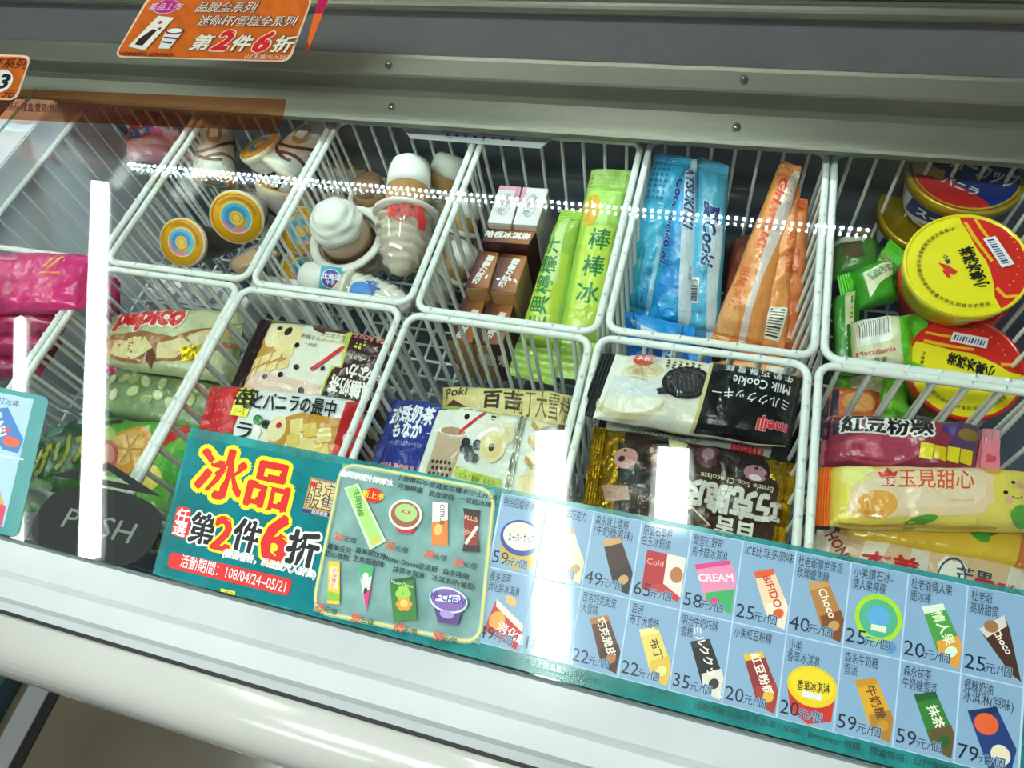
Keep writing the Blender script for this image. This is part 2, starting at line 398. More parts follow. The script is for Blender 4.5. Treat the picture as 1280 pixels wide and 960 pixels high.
# front frame, seal, bumper
extrude_x('front_frame', [(-.344, .028), (-.344, .036), (-.3475, .046), (-.371, .046), (-.3735, .0435), (-.3765, .046), (-.392, .043), (-.3955, .0375), (-.4015, .034), (-.4015, .0), (-.36, .0), (-.36, .028)], -.08, 1.75, whitep, FZ)
extrude_x('glass_channel', [(-.3435, .030), (-.3435, .0355), (-.3475, .0355), (-.3475, .030)], -.08, 1.75, mat('#8d9b9b', rough=.4), FZ)
extrude_x('rubber_seal', [(-.4016, .0), (-.4016, .0335), (-.4045, .0335), (-.4045, .0)], -.08, 1.75, mat('#060606', rough=.6), FZ)
pr = [(-.4046, .0), (-.4046, .036), (-.4065, .0385), (-.4100, .0395)]
for i in range(9):
    a = PI / 2 + i * PI / 2 / 8; pr.append((-.4200 + .031 * math.cos(a), .0085 + .031 * math.sin(a)))
pr += [(-.451, -.05), (-.447, -.075), (-.43, -.085), (-.4046, -.085)]
extrude_x('bumper', pr, -.08, 1.75, mat('#c6c5c1', rough=.16, coat=.5, bump=.03, bscale=400, name='gloss_bumper'), FZ, smooth=True)
box('front_panel', -.07, 1.72, -.43, -.405, -.80, -.06, mat('#b8b8b4', rough=.5), FZ, .004)
box('back_panel', -.07, 1.72, .37, .40, -.80, .05, mat('#b8b8b4', rough=.5), FZ, .004)
box('side_panel', -.09, -.065, -.43, .40, -.80, .033, liner_w, FZ, .004)
box('side_panel', 1.70, 1.725, -.43, .40, -.80, .033, liner_w, FZ, .004)
box('plinth', -.05, 1.68, -.40, .36, -.85, -.80, mat('#222222', rough=.7), FZ)
# rails over the back of the opening
extrude_x('lower_rail', [(.2465, .028), (.2465, .0335), (.2495, .036), (.2505, .0335), (.281, .046), (.2835, .0515), (.2865, .0515), (.2865, .066), (.30, .066), (.30, .028)], -.5, 1.75, alu, FZ)
extrude_x('upper_rail', [(.2865, .0662), (.2865, .0705), (.290, .0715), (.301, .086), (.304, .089), (.33, .089), (.33, .0662)], -.5, 1.75, alu, FZ)
extrude_x('back_fascia', [(.305, .0892), (.3035, .1465), (.33, .1465), (.33, .0892)], -.5, 1.75, slate, FZ)
pr = [(.3035, .147)] + [(.302 - .008 * math.sin(PI * i / 8), .155 - .008 * math.cos(PI * i / 8)) for i in range(1, 9)] + [(.3035, .166), (.3, .170), (.3, .180), (.34, .180), (.34, .147)]
extrude_x('round_rail', pr, -.5, 1.75, alu, FZ, smooth=False)
for x, y, z in ((.515, .2665, .0418), (.937, .2665, .0418), (.512, .2955, .0805), (.937, .2955, .0805)):
    nrm = Vector((0, -.34, .94)) if z < .06 else Vector((0, -.76, .66))
    s_ = lathe('screw', [(.0001, .0028), (.002, .0026), (.0042, .0012), (.0046, 0)][::-1], (x, y, z), nrm, mat('#a8a39a', rough=.22, metal=.9), FZ, seg=20, cap=False)
    X, Y, A = frame_of(nrm); c = Vector((x, y, z)) + A * .0027
    for q in (X, Y):
        p = A.cross(q); vs = [c + q * (a_ * .0026) + p * (b_ * .0006) + A * (.0004 * k) for k in (0, 1) for a_, b_ in ((-1, -1), (1, -1), (1, 1), (-1, 1))]
        mesh_obj('screw_slot', vs, [[3, 2, 1, 0], [4, 5, 6, 7], [0, 1, 5, 4], [1, 2, 6, 5], [2, 3, 7, 6], [3, 0, 4, 7]], mat('#161512', rough=.5), parent=s_)
# lamp canopy with its LED row above the frame
box('lamp_canopy', -.5, 1.75, .295, .42, .238, .262, alu_d, FZ, .003)
box('canopy_post', -.12, -.09, .345, .375, -.2, .24, alu_d, FZ); box('canopy_post', 1.73, 1.76, .345, .375, -.2, .24, alu_d, FZ)
box('led_board', -.07, 1.135, .308, .326, .234, .2385, mat('#77787a'), FZ)
V = []; FA = []; ledm = mat('#e6fbff', rough=.4, emit=260)
for i in range(114):
    x = -.062 + i * .0105; b0 = len(V)
    V += [(x + a_ * .0019, .317 + b_ * .0019, z_) for z_ in (.2325, .2338) for a_, b_ in ((-1, -1), (1, -1), (1, 1), (-1, 1))]
    FA += [[b0 + k for k in f] for f in ([0, 1, 2, 3], [7, 6, 5, 4], [0, 4, 5, 1], [1, 5, 6, 2], [2, 6, 7, 3], [3, 7, 4, 0])]
o = mesh_obj('led_row', V, FA, ledm, parent=FZ); o['kind'] = 'stuff'
# glass lids: two layers, each a thin slab with green cut edges
glassm = clear('#ffffff', 0.0, rough=.012, refl=.075, name='lid_glass'); glassl = clear('#ffffff', 0.0, rough=.013, refl=.028, name='lower_lid_glass'); glassu = clear('#ffffff', 0.0, rough=.014, refl=.0, name='coated_glass'); edgem = clear('#4fae98', .55, rough=.1, name='glass_edge')
def pane(x0, x1, y0, y1, z0, z1, par, gm):
    vs = [(x, y, z) for z in (z0, z1) for x, y in ((x0, y0), (x1, y0), (x1, y1), (x0, y1))]
    return mesh_obj('glass_pane', vs, [[3, 2, 1, 0], [4, 5, 6, 7], [0, 1, 5, 4], [1, 2, 6, 5], [2, 3, 7, 6], [3, 0, 4, 7]], [gm, edgem, glassu], [2, 0, 1, 1, 1, 1], parent=par)
for x0, x1, y0, y1, z in ((-.055, 1.60, -.3435, .2760, .0362),):
    pane(x0, x1, y0, y1, z, z + .0038, FZ, glassm); pane(x0 + .01, x1 - .01, y0 + .004, y1 - .004, z - .0060, z - .0022, FZ, glassl)

# ================================================================ wire baskets
def rrect(w_, d_, r, z, n=5):
    p = []
    for cx, cy, a in ((w_ - r, r, -90), (w_ - r, d_ - r, 0), (r, d_ - r, 90), (r, r, 180)):
        for i in range(n + 1): b = math.radians(a + 90 * i / n); p.append((cx + r * math.cos(b), cy + r * math.sin(b), z))
    return p
BW, BD, BH = .200, .283, .252
def u_wire(L, tp):
    pts = [(.0, 0, .0045), (.0012, 0, -.004)]; e = .010
    for i in range(4): a = PI + i * PI / 6; pts.append((tp + e + e * math.cos(a), 0, -BH + e + e * math.sin(a)))
    pts += [(L - x, y, z) for x, y, z in pts[::-1]]
    return pts
def make_basket():
    root = bpy.data.objects.new('wire_basket', None); COL.objects.link(root)
    vs, fs = tube_path(rrect(BW, BD, .014, 0), .0040, 8, True); mesh_obj('rim', vs, fs, WHITE_PL, parent=root, smooth=True)
    vs, fs = tube_path(u_wire(BW, .007), .0023, 6); w0 = mesh_obj('wire', vs, fs, WHITE_PL, parent=root, smooth=True)
    pts = [(y, x, z) for x, y, z in u_wire(BD, .007)]; vs, fs = tube_path(pts, .0023, 6); w1 = mesh_obj('wire', vs, fs, WHITE_PL, parent=root, smooth=True)
    ny = 10
    for i in range(ny):
        o = w0 if i == 0 else w0.copy()
        if i: COL.objects.link(o); o.parent = root
        o.location = (0, .021 + i * (BD - .042) / (ny - 1), 0)
    nx = 7
    for i in range(nx):
        o = w1 if i == 0 else w1.copy()
        if i: COL.objects.link(o); o.parent = root
        o.location = (.018 + i * (BW - .036) / (nx - 1), 0, 0)
    return root
BN = {'A': 'empty white wire basket at the left end beside the pale liner wall', 'B': 'white wire basket holding the yellow lidded ice cream cones',
      'C': 'white wire basket holding the soft serve cones in clear domes', 'D': 'white wire basket with brown cartons and green ice pops', 'E': 'white wire basket with blue and orange ice pops',
      'F': 'white wire basket with yellow and red ice cream cups', 'a': 'white wire basket filled with pink packets', 'b': 'white wire basket with the green packets under the push handle',
      'c': 'white wire basket with the strawberry and brown wafer packs', 'd': 'white wire basket with the blue milk tea wafer pack', 'e': 'white wire basket with the black and gold chocolate bars', 'f': 'white wire basket with the yellow mango bar'}
BX = {'A': (-.005, .003), 'B': (.2095, .003), 'C': (.4195, 0), 'D': (.630, -.005), 'E': (.8405, .001), 'F': (1.0495, .001),
      'a': (-.004, -.294), 'b': (.2065, -.2905), 'c': (.4140, -.2925), 'd': (.6265, -.297), 'e': (.8360, -.293), 'f': (1.0460, -.290)}
proto = make_basket(); first = True
for k, (x, y) in BX.items():
    if first: r = proto
    else:
        r = proto.copy(); COL.objects.link(r)
        for ch in proto.children: c = ch.copy(); COL.objects.link(c); c.parent = r
    first = False
    r.location = (x, y, 0); tagit(r, BN[k], 'basket', 'white wire baskets in the freezer')

# ================================================================ posters lying on the glass
GZ = .0403
def PXk(k, Y):
    t = (-.2086 - Y) / .1219; return (.7918 + .0396 * k) * (1 - t) + (.8023 + .0369 * k) * t
def cellQ(k0, k1, Y0, Y1, z=GZ): return [Vector((PXk(k0, Y0), Y0, z)), Vector((PXk(k1, Y0), Y0, z)), Vector((PXk(k1, Y1), Y1, z)), Vector((PXk(k0, Y1), Y1, z))]
PO = thing('price_poster', (.85, -.27, GZ), 'long see-through teal sale poster with a blue price table on the front glass', 'poster')
KA, KB, YA, YB = -8.02, 13.2, -.2042, -.3425
Q = cellQ(KA, KB, YA, YB); PS = flatS(Q); PW, PH = dims(Q)
def U(px, py):
    p = at(px, py, GZ); t = (-.2086 - p.y) / .1219
    k = (p.x - (.7918 * (1 - t) + .8023 * t)) / (.0396 * (1 - t) + .0369 * t)
    return ((k - KA) / (KB - KA), (p.y - YA) / (YB - YA))
teal = clear('#3aa6a6', .52, rough=.16, refl=.05, var=.22, vscale=22, name='teal_film')
teal2 = clear('#2498a2', .52, rough=.16, refl=.05, var=.15, vscale=16, name='dark_teal_film')
teal3 = clear('#b8e0dc', .45, rough=.14, refl=.05, var=.12, vscale=25, name='pale_teal_film')
vs = [PS(u, v, k) for k in (0, .0003) for u, v in ((0, 0), (1, 0), (1, 1), (0, 1))]
mesh_obj('film', vs, [[3, 2, 1, 0], [4, 5, 6, 7], [0, 1, 5, 4], [1, 2, 6, 5], [2, 3, 7, 6], [3, 0, 4, 7]], teal, parent=PO)
hh = PH
def Tp(s, px, py, mm, c, **k): u, v = U(px, py); return T(s, u, v, mm / 1000 / hh, c, **k)
def Rp(p0, p1, c, r=0.): a = U(*p0); b = U(*p1); return R(a[0], a[1], b[0], b[1], c, r=r)
def Ep(px, py, rx, ry, c, **k): u, v = U(px, py); return E(u, v, rx / 1000 / PW, ry / 1000 / hh, c, **k)
def Pp(pts, c): return P([U(*p) for p in pts], c)
RED, YEL, BLK, WHT = '#d8201c', '#f6e617', '#0a0a0c', '#f6f8f8'
def rpoly(pts, rad):
    V4 = [Vector((p[0] * PW, p[1] * PH)) for p in pts]; out = []; m = min((V4[i] - V4[i - 1]).length for i in range(4)) * rad
    for i in range(4):
        p = V4[i]; a_ = (V4[i - 1] - p).normalized(); b_ = (V4[(i + 1) % 4] - p).normalized()
        for k in range(6): q = k / 5; w_ = p + a_ * m * (1 - q) ** 2 + b_ * m * q ** 2; out.append((w_.x / PW, w_.y / PH))
    return out
sh = [Pp([(237, 546), (430, 581), (400, 770), (200, 717)], teal2)]
sh += [Tp('冰', 278, 592, 47, RED, bold=.05, o=YEL, ow=.085, sx=1.0), Tp('品', 337, 607, 44, RED, bold=.05, o=YEL, ow=.085)]
sh += [P(rpoly([U(*p) for p in ((222, 632), (240, 636), (235, 674), (214, 669))], .35), RED), Tp('任', 229, 645, 13.5, WHT, bold=.03), Tp('選', 225, 661, 13.5, WHT, bold=.03)]
sh += [Tp('第', 254, 661, 26, BLK, bold=.05, o=WHT, ow=.06), Tp('2', 279, 667, 37, RED, bold=.05, o=YEL, ow=.05), Tp('件', 310, 670, 27, BLK, bold=.05, o=WHT, ow=.06),
       Tp('6', 346, 673, 52, RED, bold=.05, o=YEL, ow=.05), Tp('折', 379, 686, 29, BLK, bold=.05, o=WHT, ow=.06)]
sh += [Tp('(價低者折，以五捨六入計算)', 336, 705, 6.6, '#123050', bold=.02, o=WHT, ow=.07, sx=1.03)]
a = U(218, 700); b = U(363, 735)
sh += [P(rpoly([U(*p) for p in ((214, 690), (367, 725), (361, 746), (209, 709))], .35), RED), Tp('活動期間：108/04/24~05/21', 291, 717, 11.5, WHT, bold=.015, w=.107 / PW)]
sh += [Tp('限式冰品架停手環除(1,不)798/5/29~', 244, 738, 5, '#103c3c', bold=.02, w=.062 / PW), Pp([(277, 736), (295, 740), (294, 747), (276, 743)], YEL), Tp('~05/21', 286, 742, 4.2, '#20402c', bold=.03)]
# gold badge
sh += [Pp([(389, 597), (428, 604), (419, 649), (378, 641)], '#b9924a'), Pp([(391, 600), (426, 606), (420, 639), (382, 632)], '#e2c98c'), Pp([(379, 636), (421, 643), (419, 648), (378, 641)], '#27307e'),
       Tp('限定', 405, 613, 13, '#1c2350', bold=.01), Tp('販售', 400, 629, 13, '#1c2350', bold=.01), Tp('7-ELEVEN', 407, 602, 4.2, '#27307e', bold=.02), Pp([(389, 603), (397, 605), (396, 610), (388, 608)], RED), Tp('超商優惠', 400, 642, 3.6, WHT)]
# yellow rounded frame with the eight new products
fr = [U(*p) for p in ((429, 580), (618, 614), (600, 806), (392, 764))]
sh += [P(fr, teal3)]
def rr_frame(pts, t, c, rad=.055):
    out = []; n = len(pts); V4 = [Vector((p[0] * PW, p[1] * PH)) for p in pts]; path = []
    for i in range(n):
        p = V4[i]; a_ = (V4[i - 1] - p).normalized(); b_ = (V4[(i + 1) % n] - p).normalized(); r = rad * PH * 2
        for k in range(7): q = k / 6; path.append(p + a_ * r * (1 - q) ** 2 + b_ * r * q ** 2)
    for i in range(len(path)):
        a_, b_ = path[i], path[(i + 1) % len(path)]; out.append(LN(a_.x / PW, a_.y / PH, b_.x / PW, b_.y / PH, t, c))
    return out
sh += rr_frame(fr, .030, '#8fb9b2') + rr_frame(fr, .013, '#e8d77a')
def price(px, py, n): return [Tp(n, px - 6, py - 1, 8.2, '#f04a30', bold=.03), Tp('元/個', px + 8, py + 3, 4.8, '#1c2c2c', bold=.02)]
NM = [('佳興檸檬汁棒棒冰', 459, 599), ('小美鑽石冰-', 518, 602), ('可爾檸檬', 514, 612), ('雪藏蜜柑橘', 558, 611), ('脆皮雪糕', 553, 621), ('黑松沙士PLUS', 597, 619), ('一直酷冰棒', 595, 629),
      ('義美玉見', 426, 687), ('甜心雪糕', 423, 696), ('義美家玫瑰', 465, 693), ('生烏龍甜筒', 462, 703), ('Mister Donut波堤獅', 514, 706), ('抹茶冰淇淋', 512, 717), ('森永嗨啾', 571, 719), ('冰淇淋杯(葡萄)', 568, 730)]
for i, (s_, x_, y_) in enumerate(NM): sh.append(Tp(s_, x_, y_, 5.3 if i else 5.8, '#0c2a30' if i else BLK, bold=.02, o=WHT if i == 0 else None, ow=.07))
sh += [Pp([(432, 612), (449, 606), (484, 678), (464, 689)], '#cfe6c0'), Pp([(435, 613), (447, 608), (480, 677), (467, 685)], '#a9d879'), Tp('佳興檸檬', 450, 630, 6, '#1c7a30', rot=68, bold=.02), Ep(468, 621, 8.5, 7, RED), Tp('新上市', 468, 621, 6.4, YEL, bold=.03), Ep(471, 677, 3, 3, '#e9c040')]
sh += [Pp([(493, 655), (523, 660), (516, 669), (500, 667)], '#c22a34'), Ep(508, 645, 15, 13.5, '#e6ecec'), Ep(508, 645, 13, 11.5, '#a0603c'), Ep(509, 643, 10, 8, '#a9cf86'), Tp('×-×', 509, 642, 6, RED, bold=.03)]
sh += [Pp([(542, 629), (561, 631), (561, 684), (541, 683)], '#f2ece0'), Pp([(541, 655), (561, 652), (561, 684), (541, 683)], '#e08038'), Tp('CITRUS', 554, 645, 5, '#222222', rot=80, bold=.02), Ep(549, 664, 3.5, 5, '#f7c070')]
sh += [Pp([(580, 637), (601, 640), (598, 665), (601, 692), (579, 691), (584, 665)], '#2c1210'), Pp([(581, 650), (599, 652), (598, 684), (582, 683)], '#8d2820'), Tp('PLUS', 590, 650, 5, '#f0a890', bold=.03), Tp('沙士', 588, 668, 5.5, '#d9b09a', bold=.02), LN(*U(583, 682), *U(598, 660), .02, '#e6d8d0')]
sh += [Pp([(413, 703), (427, 704), (427, 757), (411, 756)], '#e8c53a'), Pp([(415, 710), (425, 711), (424, 738), (414, 737)], '#f6e2c0'), Tp('玉見甜心', 420, 724, 4, '#d04020', rot=85, bold=.02), Pp([(412, 740), (427, 744), (427, 753), (411, 752)], '#8bb83a')]
sh += [Pp([(450, 711), (469, 710), (460, 768)], '#d8dcd8'), Pp([(450, 711), (469, 710), (467, 722), (453, 726)], '#4fae6a'), Pp([(456, 742), (465, 738), (460, 768)], '#d6307c'), Ep(459, 722, 2.5, 3, '#f0f4f0'), Ep(459, 740, 1.6, 2.5, '#303040')]
sh += [Pp([(489, 727), (519, 722), (523, 776), (494, 779)], '#2f7a30'), Pp([(489, 727), (519, 722), (519, 727), (490, 731)], '#1d5a20')] + [Ep(506 + 5.5 * math.cos(q), 744 + 5.5 * math.sin(q), 3, 3, '#9acb52') for q in [i * 1.047 for i in range(6)]] + [Ep(507 + 6 * math.cos(q), 757 + 5 * math.sin(q), 3, 2.6, '#e8963a') for q in [i * 1.047 for i in range(6)]] + [Ep(507, 756, 3.5, 3, '#f2d060'), Tp('Mister Donut', 505, 732, 3.4, '#e8f0d0')]
sh += [Pp([(543, 755), (581, 758), (574, 783), (549, 780)], '#53307c'), Ep(562, 752, 16.5, 10, '#d5dcec'), Ep(562, 752, 15, 8.5, '#7d5aa8'), Pp([(548, 746), (576, 746), (578, 755), (546, 753)], '#e6e2f2'), Tp('HI-CHEW', 562, 750, 6.5, '#3a3890', bold=.04), Ep(560, 770, 6, 3, '#a890d0')]
for px_, py_, n_ in ((428, 674, '25'), (492, 686, '35'), (540, 696, '38'), (577, 706, '36'), (404, 762, '35'), (449, 775, '59'), (503, 787, '65'), (552, 798, '59')): sh += price(px_ + 4, py_, n_)
sh += [T('※以上商品圖片僅供參考，實際商品以門市販售為準', .505, .952, .034, '#2b6a60', bold=.0), T('活動不含冰品/公告為準1/5000。Bonnoser 預購，禮盒雙箱，以門市陳列為準實際依當店販賣數量', .735, .955, .036, '#10302c', bold=.01)]
prints('front_print', sh, PW, PH, PS, PO, lift=.00045, dl=.00003, matf=gink)
# price table: ten columns, two rows
def prod(kind, c1, c2, c3, txt='', tc='#f6f0e0'):
    if kind == 'bar':
        return [P([(.26, .36), (.62, .27), (.99, .70), (.97, .97), (.66, .93)], c1), P([(.26, .36), (.62, .27), (.67, .34), (.32, .44)], c3), P([(.56, .72), (.92, .60), (.99, .70), (.97, .97), (.66, .93)], c2), T(txt, .66, .55, .12, tc, rot=62, bold=.03), E(.82, .80, .09, .07, c3, rot=40)]
    if kind == 'bag':
        return [P([(.14, .42), (.80, .28), (.98, .45), (.97, .93), (.45, .85)], c1), P([(.14, .42), (.80, .28), (.83, .33), (.18, .48)], c3), T(txt, .58, .53, .12, tc, rot=-13, bold=.03), P([(.42, .74), (.97, .62), (.97, .93), (.45, .85)], c2), E(.62, .82, .08, .05, c3)]
    if kind == 'cup':
        return [P([(.10, .58), (.98, .52), (.96, .90), (.55, .99), (.22, .88)], c2), E(.56, .55, .46, .24, c3), E(.56, .53, .40, .19, c1), T(txt, .58, .55, .12, tc, rot=-6, bold=.03, w=.58), R(.40, .62, .74, .69, '#e6e0f0')]
    if kind == 'cone':
        return [P([(.22, .48), (.62, .26), (.72, .40), (.97, .96), (.80, .90)], c1), P([(.22, .48), (.62, .26), (.68, .38), (.36, .56)], c3), T(txt, .62, .56, .10, tc, rot=55, bold=.03), E(.42, .42, .12, .07, c2, rot=-30)]
    if kind == 'pouch':
        return [P([(.14, .40), (.60, .28), (.97, .70), (.90, .97), (.55, .98)], c1), P([(.14, .40), (.60, .28), (.64, .34), (.18, .46)], c3), E(.46, .50, .20, .12, c2, rot=-15), E(.72, .80, .16, .11, tc, rot=-15), T(txt, .52, .52, .10, WHT, rot=-15, bold=.02)]
    return []
CELLS = [
 [(('明治超級杯冰淇淋',), '59', prod('cup', '#e8e2d0', '#c9a93c', '#25409a', 'スーパーカップ', '#1c2c80')), (('明治香草巧克力', '雪糕'), '40', prod('bar', '#e8dcc4', '#e0d4b4', '#b89a70', '')),
  (('森永賀上雪糕', '(牛奶糖風味)'), '49', prod('bar', '#3a201c', '#1c1616', '#c89a60', '')), (('酷聖石草莓', '白玉冰銅燒'), '65', [R(.18, .36, .98, .86, '#e8dcd6'), R(.18, .36, .60, .86, '#b01c24'), E(.84, .6, .13, .10, '#b07040'), T('Cold', .38, .5, .10, '#e8b0a0'), P([(.25, .80), (.6, .74), (.97, .86), (.95, .93)], '#c03038')]),
  (('酷聖石野莓', '馬卡龍冰淇淋'), '58', prod('bag', '#e88ab0', '#3aa860', '#d83c80', 'CREAM', '#f8e8f0')), (('ICE比菲多原味',), '25', prod('bar', '#ecd0a8', '#efe0cc', '#e05a28', 'BIFIDO', '#d03c30')),
  (('杜老爺曠世奇派', '玫瑰鹽焦糖'), '40', prod('bar', '#b07c42', '#7a4820', '#c89858', 'Choco', '#f4e8d0')), (('小美鑽石冰-', '情人果檸檬'), '25', [E(.56, .60, .42, .28, '#a8d81c'), E(.56, .60, .34, .22, '#4fae8c'), E(.56, .58, .2, .12, '#5aa8d8'), R(.45, .68, .72, .75, '#dde8c8'), E(.82, .9, .1, .07, '#5a90c8')]),
  (('杜老爺情人果', '脆冰棒'), '20', prod('bar', '#4c9c48', '#e0a03a', '#dff0d8', '情人果', '#e8f4c8')), (('杜老爺', '高級甜筒'), '25', prod('cone', '#4a2c22', '#a07048', '#d8d0cc', 'Choco'))],
 [(('義美草莓', '消化餅冰淇淋'), '49', [P([(.28, .40), (.97, .66), (.90, .99), (.12, .84)], '#c02c28'), P([(.28, .40), (.97, .66), (.95, .75), (.30, .50)], '#ead8d0'), E(.38, .68, .17, .13, '#e0a04a', rot=20), T('消化餅', .76, .80, .14, WHT, rot=18, bold=.03), E(.6, .38, .14, .06, '#e8b070', rot=25)]), (('百吉好吃的', '紅豆冰'), '18', prod('bar', '#e4dcd4', '#d8ccc4', '#b04c40', '')),
  (('百吉巧克脆皮', '大雪糕'), '22', prod('bar', '#5c3426', '#40241c', '#b0703c', '巧克脆皮')), (('百吉', '布丁大雪糕'), '22', prod('bar', '#e6d068', '#dcb848', '#f0e090', '布丁', '#503010')),
  (('明治牛奶巧酥', '雪糕'), '35', prod('bar', '#181818', '#e0dccc', '#302c30', 'ミルククッキー')), (('小美紅豆粉粿',), '20', prod('bar', '#8c2a24', '#a83830', '#e0b838', '紅豆粉粿')),
  (('小美', '香草冰淇淋'), '20', prod('cup', '#eed41c', '#c82a1c', '#e8c818', '香草冰淇淋', '#201818')), (('森永牛奶糖', '雪派'), '59', prod('bar', '#d8a428', '#b07c30', '#c89020', '牛奶糖', '#603010')),
  (('森永抹茶', '牛奶糖雪派'), '59', prod('bar', '#2f7a30', '#60502a', '#245c24', '抹茶')), (('楓糖奶油', '冰淇淋(原味)'), '79', prod('pouch', '#1c3c78', '#e06030', '#142a58', '', '#e8dcc0'))]]
bluec = mat('#86a9c8', rough=.4, coat=1., name='blue_price_card')
tq = cellQ(-.03, 10.03, -.2086, -.3308, GZ + .0004); label_card = mesh_obj('table_card', [p + Vector((0, 0, k)) for k in (0, .0002) for p in tq], [[3, 2, 1, 0], [4, 5, 6, 7], [0, 1, 5, 4], [1, 2, 6, 5], [2, 3, 7, 6], [3, 0, 4, 7]], mat('#b4cce0', rough=.4), parent=PO)
for r_, (y0, y1) in enumerate(((-.2092, -.2720), (-.2732, -.3302))):
    for k, (names, pr_, art) in enumerate(CELLS[r_]):
        Q = cellQ(k + .015, k + .985, y0, y1, GZ + .0007); W_, H_ = dims(Q); S = flatS(Q)
        vs = [S(u, v, q) for q in (0, .0003) for u, v in ((0, 0), (1, 0), (1, 1), (0, 1))]
        cell = mesh_obj('price_cell', vs, [[3, 2, 1, 0], [4, 5, 6, 7], [0, 1, 5, 4], [1, 2, 6, 5], [2, 3, 7, 6], [3, 0, 4, 7]], bluec, parent=PO)
        s_ = [art]
        for i, n_ in enumerate(names): s_.append(T(n_, .06 + .057 * len(n_), .10 + .145 * i, .135, '#0c1c30', bold=.005, w=min(.93, .118 * len(n_))))
        s_ += [T(pr_, .20, .86, .215, '#0a1830', bold=.008), T('元/個', .58, .885, .115, '#0a1830', bold=.008, o='#8db2d2', ow=.05)]
        prints('print', s_, W_, H_, S, cell, lift=.0004, dl=.00003, matf=gink)
# second poster at the left edge
P2 = thing('price_poster', (.28, -.27, GZ), 'small pale blue price poster with a teal border at the left edge', 'poster')
z2 = GZ
Q = [at(-70, 470, z2), at(62, 497, z2), at(22, 672, z2), at(-110, 645, z2)]
W_, H_ = dims(Q); S = flatS(Q)
def rounded_film(name, S, W_, H_, rad, m, par, t=.0003):
    pts = []
    for cx, cy, a in ((W_ - rad, rad, -90), (W_ - rad, H_ - rad, 0), (rad, H_ - rad, 90), (rad, rad, 180)):
        for i in range(7): b = math.radians(a + i * 15); pts.append(((cx + rad * math.cos(b)) / W_, (cy + rad * math.sin(b)) / H_))
    n = len(pts); vs = [S(u, v, 0) for u, v in pts] + [S(u, v, t) for u, v in pts]
    return mesh_obj(name, vs, [list(range(n)), list(range(n, 2 * n))[::-1]] + [[i, n + i, n + (i + 1) % n, (i + 1) % n] for i in range(n)], m, parent=par)
rounded_film('film', S, W_, H_, .008, clear('#2f9a9c', .72, rough=.16, refl=.05, name='teal_border_film'), P2)
s_ = [P([(0, .04), (.87, .04), (.86, .955), (0, .955)], '#a9c8e2'), LN(0, .505, .9, .49, .008, '#dfeef8'), T('嘎哩嘎哩蘇打冰棒-', .50, .10, .052, '#102030', bold=.01), T('蘇打', .26, .15, .052, '#102030', bold=.01),
      T('25', .06, .42, .09, '#102030'), T('元/個', .34, .44, .06, '#102030', bold=.01), P([(.37, .22), (.66, .14), (.86, .35), (.84, .455), (.70, .45)], '#3c78b8'), T('GARI', .62, .27, .08, '#dfeaf8', rot=62, bold=.04), E(.76, .385, .08, .035, '#e0603c'), T('ガリ', .70, .33, .06, '#e04838', rot=62, bold=.03),
      T('紅茶脆冰棒', .40, .545, .052, '#102030', bold=.01), P([(.60, .62), (.72, .68), (.84, .84), (.83, .90), (.62, .90)], '#d8a848'), P([(.62, .80), (.84, .82), (.84, .95), (.62, .95)], '#e03c68'), T('葡萄', .74, .77, .05, '#5c2c90', rot=70, bold=.03)]
prints('front_print', s_, W_, H_, S, P2, lift=.0005, dl=.00004)
# push sticker: oval and triangle
def uvpx(Q):       # pixel list -> polygon in world at GZ
    return [at(x, y, .0351) for x, y in Q]
ST = thing('push_sticker', at(120, 656, GZ), 'black oval push sticker with a black triangle above it on the glass', 'sticker')
SZ = .0351; c = at(120, 656, SZ); ax = (at(193, 673, GZ) - c); ay = (at(120, 606, GZ) - c); ax = Vector((.0665, .0, 0)); ay = Vector((0, .0345, 0))
pts = []
for i in range(60):
    a = 2 * PI * i / 60; ca, sa = math.cos(a), math.sin(a); pw = 2 / 2.7
    pts.append(c + ax * (abs(ca) ** pw * (1 if ca > 0 else -1)) + ay * (abs(sa) ** pw * (1 if sa > 0 else -1)) + Vector((.0, 0, 0)))
n = len(pts); up = Vector((0, 0, .0004))
stm = mat('#050808', rough=.6, name='black_sticker')
mesh_obj('oval', pts + [p + up for p in pts], [list(range(n))[::-1], list(range(n, 2 * n))] + [[i, (i + 1) % n, n + (i + 1) % n, n + i] for i in range(n)], stm, parent=ST)
Q = [c + Vector((-.06, .02, 0)), c + Vector((.06, .02, 0)), c + Vector((.06, -.02, 0)), c + Vector((-.06, -.02, 0))]
prints('lettering', [T('PUSH', .53, .50, .62, '#7a807c', bold=-.008, w=.64)], .12, .04, flatS(Q), ST, lift=.0005)
outer = uvpx([(64, 594), (136, 578), (202, 621)]); inner = uvpx([(104, 594), (134, 587), (162, 606)])
vs = outer + inner + [p + up for p in outer + inner]
mesh_obj('triangle', vs, [[6, 7, 10, 9][::-1], [7, 8, 11, 10][::-1], [8, 6, 9, 11][::-1], [0, 1, 4, 3], [1, 2, 5, 4], [2, 0, 3, 5], [0, 1, 7, 6], [1, 2, 8, 7], [2, 0, 6, 8], [3, 4, 10, 9], [4, 5, 11, 10], [5, 3, 9, 11]], stm, parent=ST)

